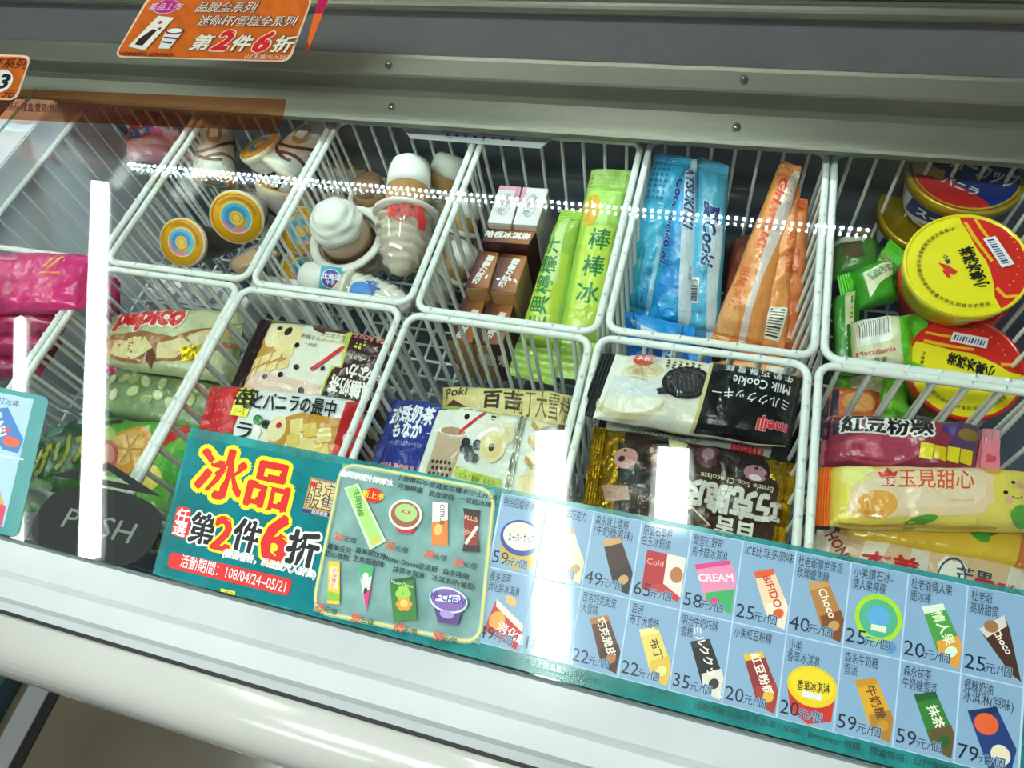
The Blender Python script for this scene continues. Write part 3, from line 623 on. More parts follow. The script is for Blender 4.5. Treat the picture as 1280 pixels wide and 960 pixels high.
# ================================================================ hanging clear banner with orange signs (in front of the rails)
FP0 = Vector((0, .190, .052)); FN = Vector((0, -.95, .31)).normalized()
def fp(x, y): return onplane(x, y, FP0, FN)
BA = thing('hanging_banner', fp(150, 150), 'clear plastic banner with an orange lower band hanging before the rails', 'banner')
filmm = clear('#ffffff', 0.0, rough=.05, refl=.02, name='clear_film')
obm = clear('#a8501c', .03, rough=.15, refl=.02, name='orange_film', tint='#ecc6a8')
def sheet(name, px, m, par, off=0, t=.0002):
    pts = [fp(*p) - FN * 0 + FN * off for p in px]; n = len(pts); vs = pts + [p + FN * t for p in pts]
    return mesh_obj(name, vs, [list(range(n)), list(range(n, 2 * n))[::-1]] + [[i, n + i, n + (i + 1) % n, (i + 1) % n] for i in range(n)], m, parent=par)
sheet('film', [(-60, -40), (415, -40), (392, 30), (358, 124), (-60, 108)], filmm, BA)
sheet('orange_band', [(-60, 108), (358, 124), (353, 152), (349, 160), (340, 164), (-60, 146)], obm, BA)
Q = [fp(-60, 122), fp(170, 132), fp(169, 147), fp(-60, 137)]; W_, H_ = dims(Q)
prints('band_print', [T('活動不含冰品/小包商品/禮盒/雙箱/無印良品/多包裝及等品不參與', .52, .5, .72, '#5a2028', bold=.02, w=.93)], W_, H_, flatS(Q), BA, lift=.0006)
Q = [fp(400, -8), fp(414, -8), fp(386, 70), fp(378, 70)]
prints('side_print', [P([(0, 0), (1, 0), (.8, .5), (.1, .5)], '#c01850'), P([(0, .3), (.9, .3), (.7, .85), (.15, .75)], '#e86a1c'), P([(.2, .75), (.7, .85), (.5, 1)], '#b02018')], *dims(Q), flatS(Q), BA, lift=.0006)
OR = mat('#dc6c1a', rough=.4, var=.22, vscale=60, name='orange_card')
def psign(label, outer, rad, shapes, Q):
    s = thing('promotion_sign', fp(*outer[0]), label, 'sign')
    def rounded(pts, rad_px):
        out = []; n = len(pts)
        for i in range(n):
            p = Vector(pts[i]); a = (Vector(pts[i - 1]) - p).normalized(); b = (Vector(pts[(i + 1) % n]) - p).normalized()
            for k in range(6): q = k / 5; out.append(tuple(p + a * rad_px * (1 - q) ** 2 + b * rad_px * q ** 2))
        return out
    cx = sum(p[0] for p in outer) / 4; cy = sum(p[1] for p in outer) / 4
    sheet('border', rounded(outer, rad), mat('#f2d0b0', rough=.4), s, off=.0012, t=.0006)
    inn = [(p[0] + (2.6 if p[0] < cx else -2.6), p[1] + (2 if p[1] < cy else -2)) for p in outer]
    sheet('panel', rounded(inn, rad), OR, s, off=.0014, t=.0008)
    W, H = dims(Q); prints('front_print', shapes, W, H, flatS(Q), s, lift=.0027, dl=.00004)
    return s
Q = [fp(185, 0), fp(392, 0), fp(362, 76), fp(146, 70)]
SG = '#e8e4d0'
psign('orange slanted sale sign reading second item 6 with pictured bar and cup', [(187, -6), (393, -6), (363, 77), (143, 71)], 12, [
    E(.145, .10, .082, .12, '#f0b0d0'), E(.145, .10, .076, .105, '#b81f80'), T('新品上市', .145, .10, .12, '#f4c8e4', bold=.02, skew=.2),
    T('品脫全系列', .52, .10, .17, '#f2efe2', bold=.02, skew=.15, o='#8a4014', ow=.05), T('迷你杯/雪糕全系列', .675, .325, .175, '#f2efe2', bold=.02, skew=.15, o='#8a4014', ow=.05, w=.56),
    T('第', .475, .70, .27, SG, bold=.04, skew=.2, o='#6a3414', ow=.03), T('2', .60, .66, .42, RED, bold=.06, skew=.25, o='#f6dcd0', ow=.03), T('件', .705, .70, .27, SG, bold=.04, skew=.2, o='#6a3414', ow=.03),
    T('6', .825, .67, .42, RED, bold=.06, skew=.25, o='#f6dcd0', ow=.03), T('折', .94, .70, .27, SG, bold=.04, skew=.2, o='#6a3414', ow=.03), T('(以五捨六入計算)', .89, .93, .085, '#f6e8d8'),
    P([(.13, .25), (.235, .28), (.16, .86), (.045, .80)], '#ecece0'), P([(.14, .48), (.17, .50), (.13, .78), (.08, .76), (.085, .66)], '#3a201c'), E(.165, .36, .012, .03, '#a04838'), E(.18, .47, .01, .025, '#803828'),
    P([(.225, .50), (.335, .50), (.30, .82), (.235, .82)], '#e4e6e4'), E(.28, .51, .056, .06, '#7a2c38'), E(.28, .50, .046, .04, '#f0efe8'), LN(.235, .62, .32, .64, .03, '#5a3040'), LN(.24, .70, .30, .72, .03, '#303038'),
    T('冷凍雪糕系列', .095, .93, .07, '#5a2410', bold=.03), T('迷你杯系列', .27, .93, .07, '#5a2410', bold=.03)], Q)
Q = [fp(-90, 66), fp(38, 69), fp(20, 124), fp(-110, 119)]
psign('orange price sign cut off at the left edge of the picture', [(-90, 65), (41, 69), (22, 125), (-110, 119)], 11, [T('迷你杯系列', .72, .17, .22, '#4a2010', bold=.02, skew=.15), E(.80, .58, .13, .27, '#eef0e8'), T('23', .79, .58, .42, '#181818', bold=.04, skew=.15), T('元', .93, .86, .20, '#3a1808', bold=.02, skew=.15)], Q)

# ================================================================ frozen goods, front row
G_PINK = 'pink packets stacked in the left basket'
PK = '#e0287c'
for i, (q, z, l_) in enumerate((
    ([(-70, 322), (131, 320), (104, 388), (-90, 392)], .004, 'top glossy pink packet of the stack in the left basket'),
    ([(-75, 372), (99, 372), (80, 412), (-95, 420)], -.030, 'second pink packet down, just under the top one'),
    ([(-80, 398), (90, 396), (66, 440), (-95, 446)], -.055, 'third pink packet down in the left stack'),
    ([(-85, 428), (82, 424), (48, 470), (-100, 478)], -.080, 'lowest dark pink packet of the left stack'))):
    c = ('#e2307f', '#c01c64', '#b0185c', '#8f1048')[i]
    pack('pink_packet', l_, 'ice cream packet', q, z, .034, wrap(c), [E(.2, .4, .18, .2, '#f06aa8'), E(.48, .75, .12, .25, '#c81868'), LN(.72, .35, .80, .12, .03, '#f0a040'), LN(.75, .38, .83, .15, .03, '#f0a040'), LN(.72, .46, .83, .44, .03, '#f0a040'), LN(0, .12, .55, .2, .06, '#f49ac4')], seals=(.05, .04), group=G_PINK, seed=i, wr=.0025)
pack('pink_packet', 'pink packet standing behind the white wires left of the branded twisted ice pack', 'ice cream packet', [(128, 340), (150, 350), (150, 470), (120, 462)], -.09, .02, wrap('#c41a68'), [], seals=(.1, .1), seed=9, nu=14)

CRM = '#d9cfa4'
pack('twist_ice_pack', 'pale green pack with brown swirls and red rounded brand lettering', 'ice cream packet', [(140, 394), (308, 388), (294, 480), (128, 458)], (-.05, -.055, -.06, -.055), .034, wrap('#b9bd93'),
     [P([(0, .55), (.3, .42), (.55, .50), (1, .2), (1, .55), (.6, .85), (.3, .95), (0, .9)], '#9a6234'), P([(.12, .6), (.34, .5), (.42, .7), (.28, .9), (.1, .85)], '#d8c690'), P([(.46, .62), (.62, .5), (.70, .6), (.58, .82), (.46, .86)], '#dccb98'), P([(0, .62), (.12, .58), (.1, .95), (0, .95)], '#c98a58'),
      P([(.35, .8), (.42, .7), (.46, .86), (.4, .98)], '#6b3a22'), P([(.66, .5), (.80, .36), (.84, .5), (.72, .66)], '#cfc696'), P([(.62, .66), (.82, .60), (.80, .8), (.64, .84)], '!#d8c020'), P([(.84, .3), (1, .22), (1, .5), (.88, .52)], '#8e9a64'), E(.93, .36, .05, .08, '#c87838'),
      T('papico', .36, .20, .44, '#cf1f22', bold=.07, o='#f4e8e0', ow=.055, w=.50, skew=.25)], seals=(.03, .03), seed=3, wr=.0035)
pack('crunchy_ice_pack', 'pale green pack with chopped pieces under the twisted ice pack', 'ice cream packet', [(138, 448), (296, 466), (272, 545), (110, 515)], -.10, .03, wrap('#7f9468'),
     [E(.1 + .115 * (i % 8) + .03 * math.sin(i * 5), .18 + .24 * (i // 8) + .05 * math.cos(i * 3), .045, .07, ('#c8cf96', '#a8b878', '#d8d8a8')[i % 3], rot=i * 37) for i in range(24)], seals=(.05, .05), seed=4, wr=.003)
pack('dark_grape_pack', 'dark green pack with pink lettering low in the basket', 'ice cream packet', [(150, 498), (292, 500), (272, 565), (140, 560)], -.12, .028, wrap('#2c3c34'), [T('ガツン、', .45, .45, .62, '#c02c78', bold=.06, o='#e8b8cc', ow=.03, w=.72, skew=.2), E(.05, .3, .06, .2, '#b81e4c')], seals=(.04, .04), seed=5)
pack('soda_ice_pack', 'green pack with olive yellow lettering left of the fruit pack', 'ice cream packet', [(52, 545), (142, 510), (132, 640), (20, 640)], (-.085, -.095, -.085, -.08), .03, wrap('#3f8a3c'),
     [P([(0, 0), (1, 0), (1, .22), (0, .4)], '#1f5a44'), T('ガリガ', .48, .42, .34, '#c8cf3c', bold=.06, o='#2c5a28', ow=.05, w=.82, rot=-14, skew=.25), E(.25, .8, .2, .1, '#7fc060'), E(.7, .75, .2, .12, '#58a848'), E(.5, .95, .3, .1, '#a8d890'), E(.3, .12, .12, .08, '#58a080'), E(.7, .08, .12, .07, '#80c0a0')], seals=(.03, .03), seed=6)
pack('fruit_ice_pack', 'bright green pack with orange fruit slices and a red pepper behind the triangle', 'ice cream packet', [(118, 520), (262, 535), (232, 660), (88, 640)], -.09, .032, wrap('#63ad3a'),
     [E(.20, .38, .15, .24, '#c8e070'), E(.46, .36, .17, .26, '#e8a03c', rot=20), E(.44, .34, .12, .19, '#f2c060', rot=20), E(.27, .46, .11, .17, '#d84a3c'), E(.27, .46, .075, .12, '#f0a090'), LN(.1, .15, .32, .06, .05, '#20302a'), P([(.62, .22), (.86, .02), (.9, .10), (.72, .30)], '#cc2418'), E(.66, .62, .12, .14, '#f0d860'), E(.9, .5, .12, .2, '#3f9a2c'),
      E(.35, .75, .2, .1, '#d8f0c0'), E(.12, .8, .1, .12, '#e06838'), P([(.52, .45), (.62, .4), (.64, .52), (.54, .55)], '#f8d890')] + [LN(.46, .36, .46 + .11 * math.cos(a), .36 + .17 * math.sin(a), .02, '#d88a2c') for a in (0, 1.05, 2.1, 3.14, 4.2, 5.2)], seals=(.04, .04), seed=7, wr=.003)
pack('olive_snack_pack', 'olive and gold pack tucked beside the sale poster corner', 'ice cream packet', [(205, 600), (262, 545), (262, 690), (190, 690)], (-.10, -.11, -.10, -.10), .025, wrap('#7c7a2c'), [E(.5, .4, .3, .12, '#b8a860'), LN(.1, .9, .9, .2, .05, '#4c4018'), E(.4, .75, .25, .08, '#d8c878')], seed=8, nu=18)

# basket with the wafer packs
WAF, WD = '#ecd59a', '#c08a3c'
def wafer(u, v, s, k=0):
    o = [P([(u, v), (u + .14 * s, v - .07 * s * 2), (u + .28 * s, v + .02), (u + .16 * s, v + .13 * s * 2)], WAF), P([(u, v), (u + .16 * s, v + .26 * s), (u + .16 * s, v + .40 * s), (u, v + .12 * s)], WD), LN(u + .07 * s, v - .07 * s, u + .22 * s, v + .14 * s, .02, WD), LN(u + .05 * s, v + .09 * s, u + .2 * s, v - .05 * s, .02, WD)]
    return o
pack('brown_sugar_wafer_pack', 'cream and maroon wafer pack with upside down lettering and a dark purple seal', 'ice cream packet', [(326, 397), (500, 427), (474, 518), (286, 484)], (-.028, -.045, -.045, -.03), .028, wrap('#ebe7d8'),
     [P([(.09, .30), (.36, .30), (.33, .62), (.09, .96)], '#c98f3e'), E(.19, .27, .075, .17, '#f0dfae'), E(.29, .30, .09, .22, '#ecd9a2'), E(.27, .20, .025, .07, '#141010'), E(.2, .16, .02, .03, '#30221c'), E(.37, .38, .016, .035, '#141010')] +
     [P([(.09 + .07 * i, .62 + .02 * j + .16 * j - .05 * i), (.15 + .07 * i, .56 + .16 * j - .05 * i), (.155 + .07 * i, .68 + .16 * j - .05 * i), (.095 + .07 * i, .75 + .16 * j - .05 * i)], '#efd491') for i in range(4) for j in range(2)] +
     [P([(.10, 1), (.16, .78), (.62, .84), (.60, 1)], '#e3c3b4'), E(.24, .84, .017, .035, '#141010'), E(.34, .80, .017, .035, '#141010'), E(.42, .66, .017, .035, '#141010'), E(.5, .93, .02, .04, '#141010'), E(.59, .62, .014, .03, '#141010'),
      P([(.09, 0), (.36, 0), (.36, .06), (.09, .07)], '!#d6c62a'), P([(.40, 0), (.66, 0), (.66, .10), (.56, .16), (.44, .13)], '#4a302c'), E(.45, .05, .04, .05, '#7a4c44'), E(.52, .08, .04, .05, '#5c3430'),
      P([(.66, .08), (1, .0), (1, 1), (.62, 1), (.64, .56), (.70, .56)], '#c8d050'), P([(.672, .0), (1, .0), (1, 1), (.632, 1), (.652, .58), (.712, .58), (.70, .1)], '#3d1a20'), P([(.63, .88), (1, .84), (1, 1), (.63, 1)], '#1c0e12'),
      LN(.52, .66, .68, .30, .045, '#d42c34'), P([(.52, .12), (.66, .12), (.66, .26), (.54, .24)], '#e9e6c8'), T('タピオカ入', .585, .17, .06, '#6a6040'), T('黒糖ミルク', .46, .24, .06, '#4a443c'), T('一粒感', .46, .34, .05, '#4a443c'),
      T('黒糖奶茶', .80, .80, .20, '#f4f0ea', rot=180, bold=.04, w=.27), T('もなか', .86, .58, .19, '#f4f0ea', rot=180, bold=.04, w=.24), T('ミルクティーもなか', .86, .40, .07, '#e8dcd4', rot=180, w=.26), T('SERIA ROILE', .85, .10, .10, '#e08a8c', rot=180, bold=.03, w=.26)], seals=(.09, .03), sealmat=wrap('#2c141c'), seed=11)
pack('strawberry_wafer_pack', 'red and white strawberry wafer pack with a yellow box of lettering', 'ice cream packet', [(264, 480), (458, 500), (440, 612), (236, 590)], (-.028, -.035, -.035, -.03), .028, wrap('#eceef2'),
     [P([(0, 0), (.30, 0), (.26, .55), (.30, 1), (0, 1)], '#d01a26'), E(.12, .45, .115, .34, '#dc2430'), E(.12, .45, .10, .30, '#cc1824')] + [E(.06 + .035 * (i % 4), .22 + .11 * (i // 4), .005, .014, '#f09088') for i in range(20)] +
     [E(.24, .66, .03, .07, '#2c7a3c'), E(.21, .73, .03, .07, '#4c9a50'), E(.26, .76, .03, .06, '#e8f4e0'), P([(.235, .06), (.345, .06), (.325, .42), (.215, .40)], '#f2ec3a'), T('苺', .29, .19, .24, '#1c1c10', bold=.04), T('ソース', .272, .36, .09, '#3c3c20', w=.07),
      T('とバニラの最中', .60, .20, .21, '#141414', bold=.03, w=.50), T('ラ', .33, .56, .20, '#141414', bold=.02), T('アイス', .38, .72, .14, '#141414', bold=.02),
      E(.40, .42, .03, .06, '#3c8044', rot=-30), E(.46, .46, .03, .05, '#1c3020', rot=30), E(.41, .56, .03, .06, '#f2efe0'), E(.47, .62, .03, .06, '#f2e8c8'),
      P([(.50, .42), (.66, .30), (.92, .30), (.92, .95), (.70, 1), (.5, .7)], '#c98f38'), E(.53, .50, .055, .15, '#f4e6b8'), E(.67, .72, .075, .20, '#f4e6b8')] +
     [P([(.60 + .085 * i, .40 + .17 * j + .03 * i), (.675 + .085 * i, .36 + .17 * j + .03 * i), (.69 + .085 * i, .50 + .17 * j + .03 * i), (.615 + .085 * i, .55 + .17 * j + .03 * i)], ('#f0d88c', '#eac766')[(i + j) % 2]) for i in range(3) for j in range(3)] +
     [E(.54, .47, .017, .035, '#d02028'), E(.69, .76, .02, .045, '#d02028'), P([(.90, .10), (1, .0), (1, 1), (.86, 1)], '#c81a24'), E(.93, .5, .015, .05, '#f0e0d8')], seals=(.05, .05), sealmat=wrap('#c41822'), seed=12)
pack('dotted_snack_pack', 'dark pack with coloured dots low against the wires beside the blue pack', 'ice cream packet', [(452, 505), (492, 520), (478, 600), (430, 590)], -.09, .02, wrap('#4c4038'), [E(.3, .2, .12, .1, '#c02c30'), E(.6, .4, .14, .1, '#e8d8a8'), E(.35, .6, .12, .1, '#3c8a40'), E(.7, .75, .12, .1, '#c84830')], seed=13, nu=14)

# basket with the blue milk tea pack
pack('pudding_ice_bar', 'pale yellow ice bar pack with thin brown lettering behind the blue pack', 'ice cream packet', [(554, 483), (718, 492), (712, 560), (546, 545)], (-.075, -.06, -.06, -.075), .026, wrap('#dfce8e'),
     [T('Poki', .13, .17, .24, '#3a2c18', bold=.03), T('百吉', .50, .30, .34, '#3c2c1c', bold=.04), T('布丁大雪糕', .79, .34, .52, '#6c5a34', bold=.0, w=.42), P([(0, .5), (.12, .34), (.28, .56), (.2, 1), (0, 1)], '#5a2c1c'), E(.6, .9, .3, .15, '#ecdfa8')], seals=(.03, .02), seed=14, wr=.003)
pack('milk_tea_wafer_pack', 'blue and white milk tea wafer pack with a cup and a red straw', 'ice cream packet', [(492, 496), (716, 532), (700, 648), (456, 606)], (-.035, -.035, -.035, -.035), .030, wrap('#e9eae2'),
     [P([(0, 0), (.335, 0), (.345, .10), (.30, .12), (.275, 1), (0, 1)], '#23338c'), T('珍珠奶茶', .155, .215, .205, '#f4f6fa', bold=.05, w=.26), T('もなか', .155, .40, .18, '#f4f6fa', bold=.05, w=.17), T('タピオカ風ミルクティーもなか', .155, .55, .055, '#a8b8e0', w=.22), T('SERIA ROILE', .145, .83, .115, '#e0706c', bold=.05, w=.22, o='#f0d0d0', ow=.02),
      P([(.345, .10), (.72, .05), (.74, 1), (.30, 1), (.31, .15)], '#e6e8de'), P([(.31, .0), (.72, .0), (.72, .05), (.31, .1)], '#9fc04c'), E(.49, .16, .10, .15, '#f2f0e6'), E(.46, .17, .014, .035, '#20201c'), E(.60, .12, .014, .035, '#20201c'), E(.64, .2, .08, .14, '#eee8d4'),
      P([(.33, .34), (.485, .36), (.45, .95), (.325, .93)], '#c8ac92'), E(.408, .35, .078, .06, '#f4efe6'), E(.408, .355, .066, .045, '#b08c70'), P([(.325, .68), (.46, .70), (.45, .95), (.325, .93)], '#bfa488'), LN(.44, .37, .55, .08, .035, '#d82c3c')] +
     [E(.345 + .022 * (i % 5) + .01 * ((i // 5) % 2), .70 + .065 * (i // 5), .008, .022, '#2a1c18') for i in range(18)] +
     [E(.49 + .03 * (i % 4), .46 + .07 * ((i * 7) % 3), .022, .055, '#1a2230') for i in range(7)] +
     [E(.63, .45, .065, .17, '#eddca8'), E(.63, .45, .05, .13, '#e4cf92'), E(.625, .46, .014, .045, '#30281c'), E(.70, .3, .03, .1, '#e8d8a8'), P([(.47, .72), (.71, .78), (.70, .9), (.47, .83)], '#b9c83c'), T('ピオカ風味いもなか', .59, .815, .06, '#3c4a10', w=.18, rot=3), T('ミルクティー', .66, .95, .05, '#3a3a34', w=.14),
      LN(.745, .0, .735, 1, .03, '!#a8a898'), LN(.765, .0, .755, 1, .014, '!#c8c4a8')] + [P([(.80, .08 + .2 * j), (.85, .04 + .2 * j), (.895, .10 + .2 * j), (.845, .17 + .2 * j)], '#f0deb0') for j in range(3)] +
     [P([(.80, .08 + .2 * j), (.845, .17 + .2 * j), (.845, .24 + .2 * j), (.80, .16 + .2 * j)], '#c8a468') for j in range(3)] + [P([(.79, .72), (.84, .64), (.89, .72), (.89, .88), (.83, .97), (.79, .88)], '#f0dca6'), P([(.93, 0), (1, 0), (1, 1), (.92, 1)], '#3c4440')], seals=(.05, .03), sealmat=wrap('#1c2870'), seed=15)

# basket with the black and gold bars
pack('milk_cookie_ice_bar', 'second black cookie bar lying under the top one, its edge lettering upside down', 'ice cream packet', [(762, 470), (1006, 500), (990, 602), (742, 560)], -.055, .026, wrap('#1a1e20'),
     [P([(.04, .05), (.42, .08), (.40, 1), (.04, 1)], '#b8b4a4'), P([(.2, .74), (.88, .66), (.87, .90), (.2, .94)], '#9a9a94'), T('meiji', .76, .79, .17, '#c01828', rot=180, bold=.05), T('乳製品加糖', .35, .80, .15, '#5a5a54', rot=180)], seals=(.04, .03), seed=16)
pack('milk_cookie_ice_bar', 'large white and black milk cookie bar on top with upside down lettering', 'ice cream packet', [(753, 440), (1003, 472), (986, 562), (723, 520)], (.004, -.018, -.018, .004), .032, wrap('#e9e6d8'),
     [P([(.07, 0), (.12, 0), (.14, .12), (.1, 1), (.07, 1)], '#f4f2ea'), E(.24, .30, .09, .10, '#d8c898'), E(.20, .47, .07, .07, '#cdb88c'), E(.24, .32, .06, .05, '#c4a87c'), E(.22, .78, .16, .22, '#d6c8a0'), E(.22, .72, .15, .20, '#efead8'), P([(.1, .38), (.34, .5), (.36, .7), (.1, .72)], '#dfe3e6')] +
     [E(.42, .17, .10, .15, '#e8dfc6')] + [E(.34 + .03 * (i % 6), .12 + .05 * (i // 6) + .02 * (i % 2), .009, .016, '#3c2c24', rot=30) for i in range(15)] +
     [E(.45, .42, .115, .235, '#17181a', rot=-8), E(.45, .42, .10, .20, '#36363a', rot=-8), E(.45, .42, .085, .165, '#1e1f22', rot=-8, a0=180, a1=540, hole=.86)] + [LN(.38 + .022 * i, .30, .41 + .022 * i, .54, .012, '#55565c') for i in range(6)] +
     [P([(.32, .58), (.38, .52), (.40, .6), (.34, .66)], '#2c2c30'), E(.22, .13, .055, .115, '#d8463c'), T('日本製造', .22, .13, .09, '#f4e8e0', rot=8, bold=.02), R(.535, 0, .552, 1, '#d9c98c'), P([(.552, 0), (1, 0), (1, 1), (.552, 1)], '#131719'),
      T('meiji', .89, .80, .19, '#e0303c', rot=180, bold=.05, w=.14, o='#f0d8d8', ow=.02), T('ミルククッキー', .765, .50, .15, '#eef0f0', rot=180, bold=.0, w=.37), T('Milk Cookie', .80, .30, .17, '#eef0f0', rot=180, bold=.02, w=.28), T('牛 奶 巧 酥 雪 糕', .78, .13, .11, '#e6e8e8', rot=180, bold=.02, w=.33)],
     seals=(.085, .015), sealmat=wrap('#10181a'), seed=17, wr=.0012)
pack('brittle_chocolate_bar', 'gold and dark brown chocolate bar pack with upside down silver lettering', 'ice cream packet', [(742, 532), (998, 578), (976, 712), (722, 668)], -.032, .030, foil('#b79420'),
     [P([(.17, .03), (.92, .05), (.94, .97), (.16, .97)], '#3a2418'), P([(.17, .03), (.56, .03), (.5, .97), (.16, .97)], '#33241e'), P([(.80, .0), (.93, .05), (.93, .3), (.86, .22)], '!#c9a42c'), P([(.5, .0), (.90, .02), (.8, .10), (.5, .08)], '!#8a5a24'),
      P([(.14, .12), (.24, .32), (.30, .62), (.16, .45)], '#262a24'), E(.19, .30, .06, .10, '#c48f88', rot=15), E(.17, .31, .018, .03, '#3c1c1c'), P([(.09, .56), (.22, .56), (.24, .68), (.12, .70)], '#b98c78'), E(.37, .34, .10, .26, '#1a1410'), P([(.38, .02), (.48, .06), (.46, .24), (.40, .20)], '#dcd09c')] +
     [E(.31 + .03 * (i % 5), .20 + .09 * (i // 5), .011, .026, ('#c87838', '#5a2c20', '#8a3c30')[i % 3], rot=i * 40) for i in range(15)] + [E(.58, .17, .06, .12, '#58383c'), E(.58, .15, .03, .07, '#a08088'), E(.69, .17, .07, .12, '#241a1c'), E(.80, .20, .075, .14, '#1c1418'), E(.81, .24, .055, .08, '#a87888'), E(.81, .28, .03, .03, '#e0d0d0')] +
     [T('Brittle Skin Chocolate', .73, .36, .065, '#e6dcc8', rot=180, w=.34), T('巧克脆皮', .715, .54, .25, '#dad4cc', rot=180, bold=.06, w=.47, o='#5a4a40', ow=.02), T('百吉', .755, .77, .15, '#e8e2d4', rot=180, bold=.05), T('Duroyal', .38, .66, .10, '#9a8878', rot=180), LN(.5, .60, .64, .80, .012, '#e8c09c')],
     seals=(.07, .04), sealmat=foil('#c4a224'), seed=18, wr=.003)

# basket at the right with the mango bar
pack('orange_snack_pack', 'small orange and dark purple pack behind the red bean bar', 'ice cream packet', [(1030, 485), (1100, 490), (1098, 530), (1026, 528)], -.11, .022, wrap('#d86a30'), [R(0, 0, .25, 1, '#2c1c3c'), E(.6, .5, .3, .3, '#e8a060')], seed=19, nu=18)
pack('red_bean_ice_bar', 'dark pink red bean ice bar in clear wrap with yellow chunks', 'ice cream packet', [(1030, 520), (1252, 536), (1246, 602), (1024, 582)], (-.06, -.055, -.055, -.06), .032, wrap('#93334c'),
     [P([(0, 0), (.1, 0), (.1, .4), (0, .5)], '#35203c'), E(.3, .72, .24, .26, '#c04c68'), E(.12, .75, .1, .2, '#a83450'), E(.42, .6, .1, .3, '#b04460'), P([(.72, .05), (.86, .1), (.85, .7), (.7, .55)], '#5c3a66'), E(.70, .22, .05, .12, '#4c3480'), E(.80, .3, .06, .12, '#8c7030'),
      T('紅豆粉粿', .35, .23, .36, '#141014', bold=.05, o='#f2ecec', ow=.09, w=.50)] + [P([(.54 + .075 * i, .55 + .03 * (i % 2)), (.61 + .075 * i, .57 + .03 * (i % 2)), (.61 + .075 * i, .85), (.54 + .075 * i, .82)], ('#f2dc2c', '#e8c820')[i % 2]) for i in range(4)] + [P([(.88, .3), (1, .2), (1, .95), (.86, .9)], '#e88090'), E(.95, .6, .03, .1, '#d04058')], seals=(.03, .10), sealmat=wrap('#d890a0'), seed=20, wr=.003)
YE = '#f0d468'
pack('mango_ice_bar', 'lower yellow ice bar pack showing green leaves under the top mango bar', 'ice cream packet', [(1060, 615), (1305, 640), (1290, 716), (1048, 676)], -.055, .026, wrap('#e2b83c'), [E(.6, .35, .1, .12, '#3c8a30', rot=10), E(.74, .45, .09, .14, '#2f7a2a', rot=-35), E(.68, .58, .07, .10, '#4c9a3c', rot=40), R(.9, 0, 1, 1, '#d8702c')], seals=(.03, .04), seed=21)
pack('mango_ice_bar', 'yellow and peach ice bar pack with orange lettering and a smiling fruit', 'ice cream packet', [(1023, 583), (1300, 590), (1300, 666), (1018, 660)], -.028, .032, wrap(YE),
     [P([(.06, .05), (.16, .05), (.14, .95), (.08, .95)], '#f4e060'), E(.17, .2, .08, .2, '#f2ea8c'), P([(.14, .42), (.24, .14), (.32, .08), (.72, .05), (.77, .22), (.77, .62), (.72, .82), (.30, .90), (.13, .84)], '#f3cfa8'), P([(.18, .40), (.28, .2), (.70, .12), (.74, .3), (.73, .55), (.68, .7), (.3, .78), (.16, .62)], '#f6dabb'), E(.26, .70, .09, .22, '#efab4c'), P([(.70, .02), (.82, .02), (.8, .2), (.74, .16)], '#ecaa48'),
      T('玉見甜心', .515, .28, .32, '#e8602c', bold=.02, w=.33), P([(.255, .16), (.28, .2), (.30, .10), (.32, .2), (.345, .16), (.335, .26), (.265, .26)], '#d8342c'), R(.268, .27, .333, .42, '#d8342c'), T('義美', .30, .345, .12, '#f6e4c8', bold=.04), T('YUMMY HEART', .62, .62, .05, '#e8a070', w=.12), T('製品・製造日・號', .22, .82, .055, '#c87838', w=.14),
      E(.845, .42, .085, .33, '#e9d260'), E(.815, .48, .011, .028, '#2c2010'), E(.85, .30, .010, .028, '#2c2010'), E(.865, .50, .028, .07, '#2c2010', a0=10, a1=150, hole=.78), E(.83, .6, .02, .06, '#f0a898'), E(.885, .33, .02, .06, '#f0a898'), E(.46, .93, .07, .06, '#5c9a34', rot=-14), E(.90, .82, .06, .16, '#5fa53a', rot=20), P([(.95, .1), (1, .05), (1, .95), (.96, .9)], '#8cc04c'), LN(.10, .98, .8, .99, .02, '#dca830')],
     seals=(.065, .02), sealmat=wrap('#f0701c'), seed=22, wr=.002)
pack('beige_dessert_bar', 'beige dessert bar pack with red lettering at the poster top edge', 'ice cream packet', [(1022, 660), (1305, 712), (1288, 800), (1000, 750)], (-.06, -.06, -.06, -.06), .028, wrap('#d9b894'),
     [P([(0, 0), (.08, 0), (.05, 1), (0, 1)], '#e6d8c8'), T('HONEY', .12, .3, .16, '#8c2838', rot=55, bold=.04), P([(.22, .0), (.33, .0), (.28, .6), (.2, .5)], '#e6dccb'), P([(.42, .1), (.5, .1), (.5, .7), (.42, .7)], '#dcd4c6'), T('杏美', .34, .42, .32, '#c42c2c', bold=.04), T('ICE', .455, .42, .12, '#4c5a70', rot=80), P([(.54, .25), (.57, .12), (.60, .2), (.64, .18), (.67, .28), (.64, .6), (.56, .6)], '#f2ece0'), E(.605, .42, .06, .28, '#3a4c6c', hole=.88),
      T('芒果', .70, .36, .2, '#3c4660', bold=.03), T('雪酪', .80, .5, .26, '#c42c3c', bold=.04), P([(.84, .1), (1, .2), (1, 1), (.82, .9)], '#e8dccc'), T('冰棒', .94, .55, .24, '#b04050', bold=.03)], seals=(.03, .03), seed=23)

